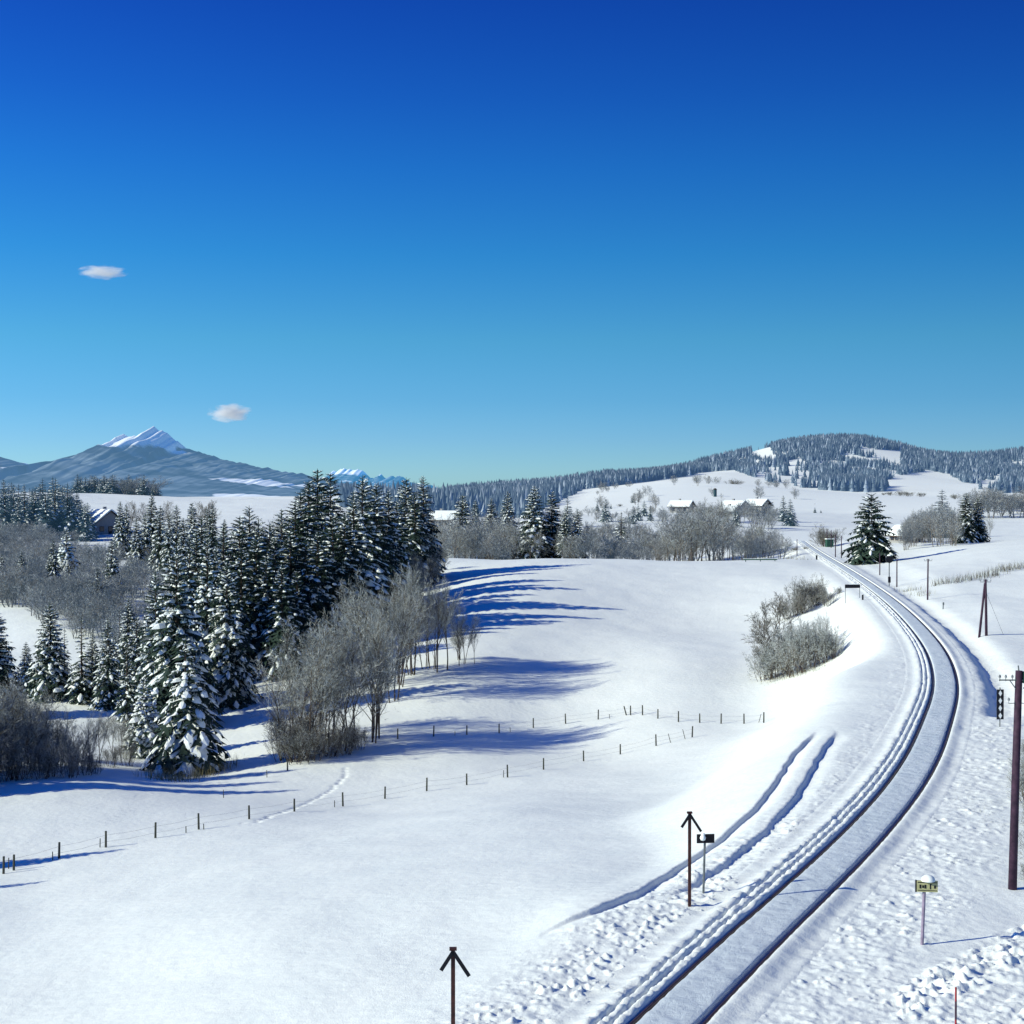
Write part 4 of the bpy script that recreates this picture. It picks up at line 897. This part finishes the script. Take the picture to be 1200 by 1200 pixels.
# ------------------------------------------------------------------ dry grass, reeds, twigs poking through the snow
def tufts(name, spots, label, h, dens, mat, spread, seed, wdt=.018, frost=None):
    R = random.Random(seed); b = MB()
    for px, py in spots:
        g = on_ground(px, py)
        for i in range(dens):
            x = g[0] + R.gauss(0, spread); y = g[1] + R.gauss(0, spread); z = ground_z_fast(x, y, g[2]); a = R.uniform(0, 6.3); l = h * R.uniform(.4, 1.15); w = wdt * R.uniform(.6, 1.3)
            t = (x + R.gauss(0, .22) * l, y + R.gauss(0, .22) * l, z + l); b.face([(x - w * math.cos(a), y - w * math.sin(a), z - .05), (x + w * math.cos(a), y + w * math.sin(a), z - .05), t], 1 if frost and R.random() < .4 else 0)
    o = b.build(name, [mat, M['frost']]); tag(o, label, 'grass', kind='stuff'); return o
def ground_z_fast(x, y, z0): return float(height_base(np.array([x]), np.array([y]))[0])
tufts('dry_grass', [(185,912),(200,915),(214,914),(228,911),(242,907),(253,903),(262,900)], 'yellowish dry grass at the foot of the broad front spruce', .9, 120, M['grass'], .7, 1)
tufts('dry_grass', [(345,880),(360,876),(375,874),(390,872),(406,868)], 'dry grass in the undergrowth below the alders', .8, 90, M['grass'], .8, 2)
tufts('dry_grass', [(900,799),(915,797),(930,793),(945,788),(960,784)], 'dry grass along the foot of the snowy thicket', .5, 60, M['grass'], .6, 5)
tufts('reeds', [(1102 + i * 3.2, 685 - i * .55 - (3 if i > 20 else 0)) for i in range(31)], 'frosted reeds in a line across the snowy rise', 1.1, 34, M['twig'], .9, 3, wdt=.03, frost=True)
tufts('reeds', [(1060,694),(1066,692),(1072,697),(1080,698),(926,655),(933,654),(940,656)], 'withered stalks beside the distant line', .7, 34, M['grass'], .9, 4, wdt=.03, frost=True)
for px, d, yt, w in [(1196,52,985,1.2),(1204,54,935,1.3),(1200,58,900,1.3),(1207,49,960,1.2),(1194,62,880,1.1),(1203,67,862,1.3),(1200,46.5,1008,1.6),(1216,66,846,1.0)]:
    tree('shrub', random.choice(['bs0','bs1']), px + 12, d, yt, 'snow-speckled bramble bush in the row behind the tall tarred pole', 'bush', 'brambles behind the tall pole', w=w * .7)

# ------------------------------------------------------------------ clouds
def cloud(px, py, d, w, h, seed, label, dens):
    c = at(px, py, d); m = bpy.data.materials.new('cloud_' + str(seed)); m.use_nodes = True; nt = m.node_tree; nt.nodes.clear(); N = nt.nodes; L = nt.links
    out = N.new('ShaderNodeOutputMaterial'); v = N.new('ShaderNodeVolumePrincipled'); L.new(v.outputs[0], out.inputs['Volume'])
    tc = N.new('ShaderNodeTexCoord'); ln = N.new('ShaderNodeVectorMath'); ln.operation = 'LENGTH'; L.new(tc.outputs['Object'], ln.inputs[0])
    n = N.new('ShaderNodeTexNoise'); n.inputs['Scale'].default_value = 2.0; n.inputs['Detail'].default_value = 4; n.noise_dimensions = '4D'; n.inputs['W'].default_value = seed; L.new(tc.outputs['Object'], n.inputs['Vector'])
    s1 = N.new('ShaderNodeMath'); s1.operation = 'MULTIPLY_ADD'; L.new(ln.outputs['Value'], s1.inputs[0]); s1.inputs[1].default_value = -.95; s1.inputs[2].default_value = .02
    s2 = N.new('ShaderNodeMath'); s2.operation = 'MULTIPLY_ADD'; L.new(n.outputs['Fac'], s2.inputs[0]); s2.inputs[1].default_value = 1.7; L.new(s1.outputs[0], s2.inputs[2])
    s3 = N.new('ShaderNodeMapRange'); s3.inputs['From Min'].default_value = .05; s3.inputs['From Max'].default_value = .6; s3.inputs['To Max'].default_value = dens; L.new(s2.outputs[0], s3.inputs['Value'])
    L.new(s3.outputs[0], v.inputs['Density']); v.inputs['Emission Strength'].default_value = 0.0; v.inputs['Color'].default_value = (.95, .95, .95, 1); v.inputs['Anisotropy'].default_value = .2
    b = MB(); b.dome((0, 0, 0), 1, 1, n=24, rings=14, full=True); o = b.build('cloud', m); o.location = tuple(c); o.scale = (w, w * .5, h); tag(o, label, 'cloud')
cloud(120, 319, 5000, 90, 26, 3, 'flat thin cloud, the higher of the two', .05)
cloud(270, 484, 5000, 84, 34, 8, 'small rounded puffy cloud, the lower one near the mountain', .07)
# ------------------------------------------------------------------ light
SUN_EL = math.radians(26.5); to_sun = Vector((-0.945, -0.33, 0)).normalized() * math.cos(SUN_EL) + Vector((0, 0, math.sin(SUN_EL)))
sd = bpy.data.lights.new('sun', 'SUN'); sd.energy = 5.0; sd.angle = math.radians(.5); sd.color = (1, .985, .77)
so = bpy.data.objects.new('sun', sd); COL.objects.link(so); so.rotation_euler = to_sun.to_track_quat('Z', 'Y').to_euler(); so.location = (-30, -10, 40)
wd = bpy.data.worlds.new('World'); scene.world = wd; wd.use_nodes = True; nt = wd.node_tree; N = nt.nodes; L = nt.links
bg = N['Background']; bg.inputs['Strength'].default_value = .10
sky = N.new('ShaderNodeTexSky'); sky.sky_type = 'NISHITA'; sky.sun_disc = False; sky.sun_elevation = SUN_EL
sky.sun_rotation = math.atan2(to_sun.x, to_sun.y); sky.altitude = 900; sky.air_density = 1.0; sky.dust_density = .3; sky.ozone_density = 3.0
tc = N.new('ShaderNodeTexCoord'); sx = N.new('ShaderNodeSeparateXYZ'); L.new(tc.outputs['Generated'], sx.inputs[0])
rp = N.new('ShaderNodeValToRGB'); cr_ = rp.color_ramp
SKYRAMP = [(0.0, (0.40, 0.70, 1.0)), (0.017, (0.37, 0.665, 1.0)), (0.037, (0.31, 0.60, 0.965)), (0.063, (0.24, 0.565, 0.885)), (0.103, (0.1922, 0.5734, 0.8064)), (0.158, (0.0954, 0.4972, 0.8457)), (0.213, (0.0581, 0.3967, 0.8681)), (0.256, (0.043, 0.3051, 0.846)), (0.286, (0.0373, 0.2594, 0.8196)), (0.313, (0.0331, 0.221, 0.7948)), (0.42, (0.0064, 0.2554, 0.8302))]
SKYGAIN = 1.5
cr_.elements[0].position = SKYRAMP[0][0]; cr_.elements[0].color = (*SKYRAMP[0][1], 1); cr_.elements[1].position = SKYRAMP[-1][0]; cr_.elements[1].color = (*SKYRAMP[-1][1], 1)
for p_, c_ in SKYRAMP[1:-1]: e_ = cr_.elements.new(p_); e_.color = (*c_, 1)
L.new(sx.outputs['Z'], rp.inputs['Fac'])
mx = N.new('ShaderNodeMix'); mx.data_type = 'RGBA'; mx.blend_type = 'MULTIPLY'; mx.inputs[0].default_value = 1
L.new(sky.outputs['Color'], mx.inputs[6]); L.new(rp.outputs['Color'], mx.inputs[7])
az = N.new('ShaderNodeMapRange'); az.inputs['From Min'].default_value = -.34; az.inputs['From Max'].default_value = .34
az.inputs['To Min'].default_value = 1.18 * SKYGAIN; az.inputs['To Max'].default_value = .68 * SKYGAIN; L.new(sx.outputs['X'], az.inputs['Value'])
vm = N.new('ShaderNodeVectorMath'); vm.operation = 'SCALE'; L.new(mx.outputs[2], vm.inputs[0]); L.new(az.outputs[0], vm.inputs['Scale'])
L.new(vm.outputs[0], bg.inputs['Color'])
scene.view_settings.view_transform = 'Standard'; scene.view_settings.look = 'None'; scene.view_settings.exposure = 0
scene.cycles.max_bounces = 5; scene.cycles.diffuse_bounces = 3; scene.cycles.volume_bounces = 3; scene.cycles.volume_max_steps = 256
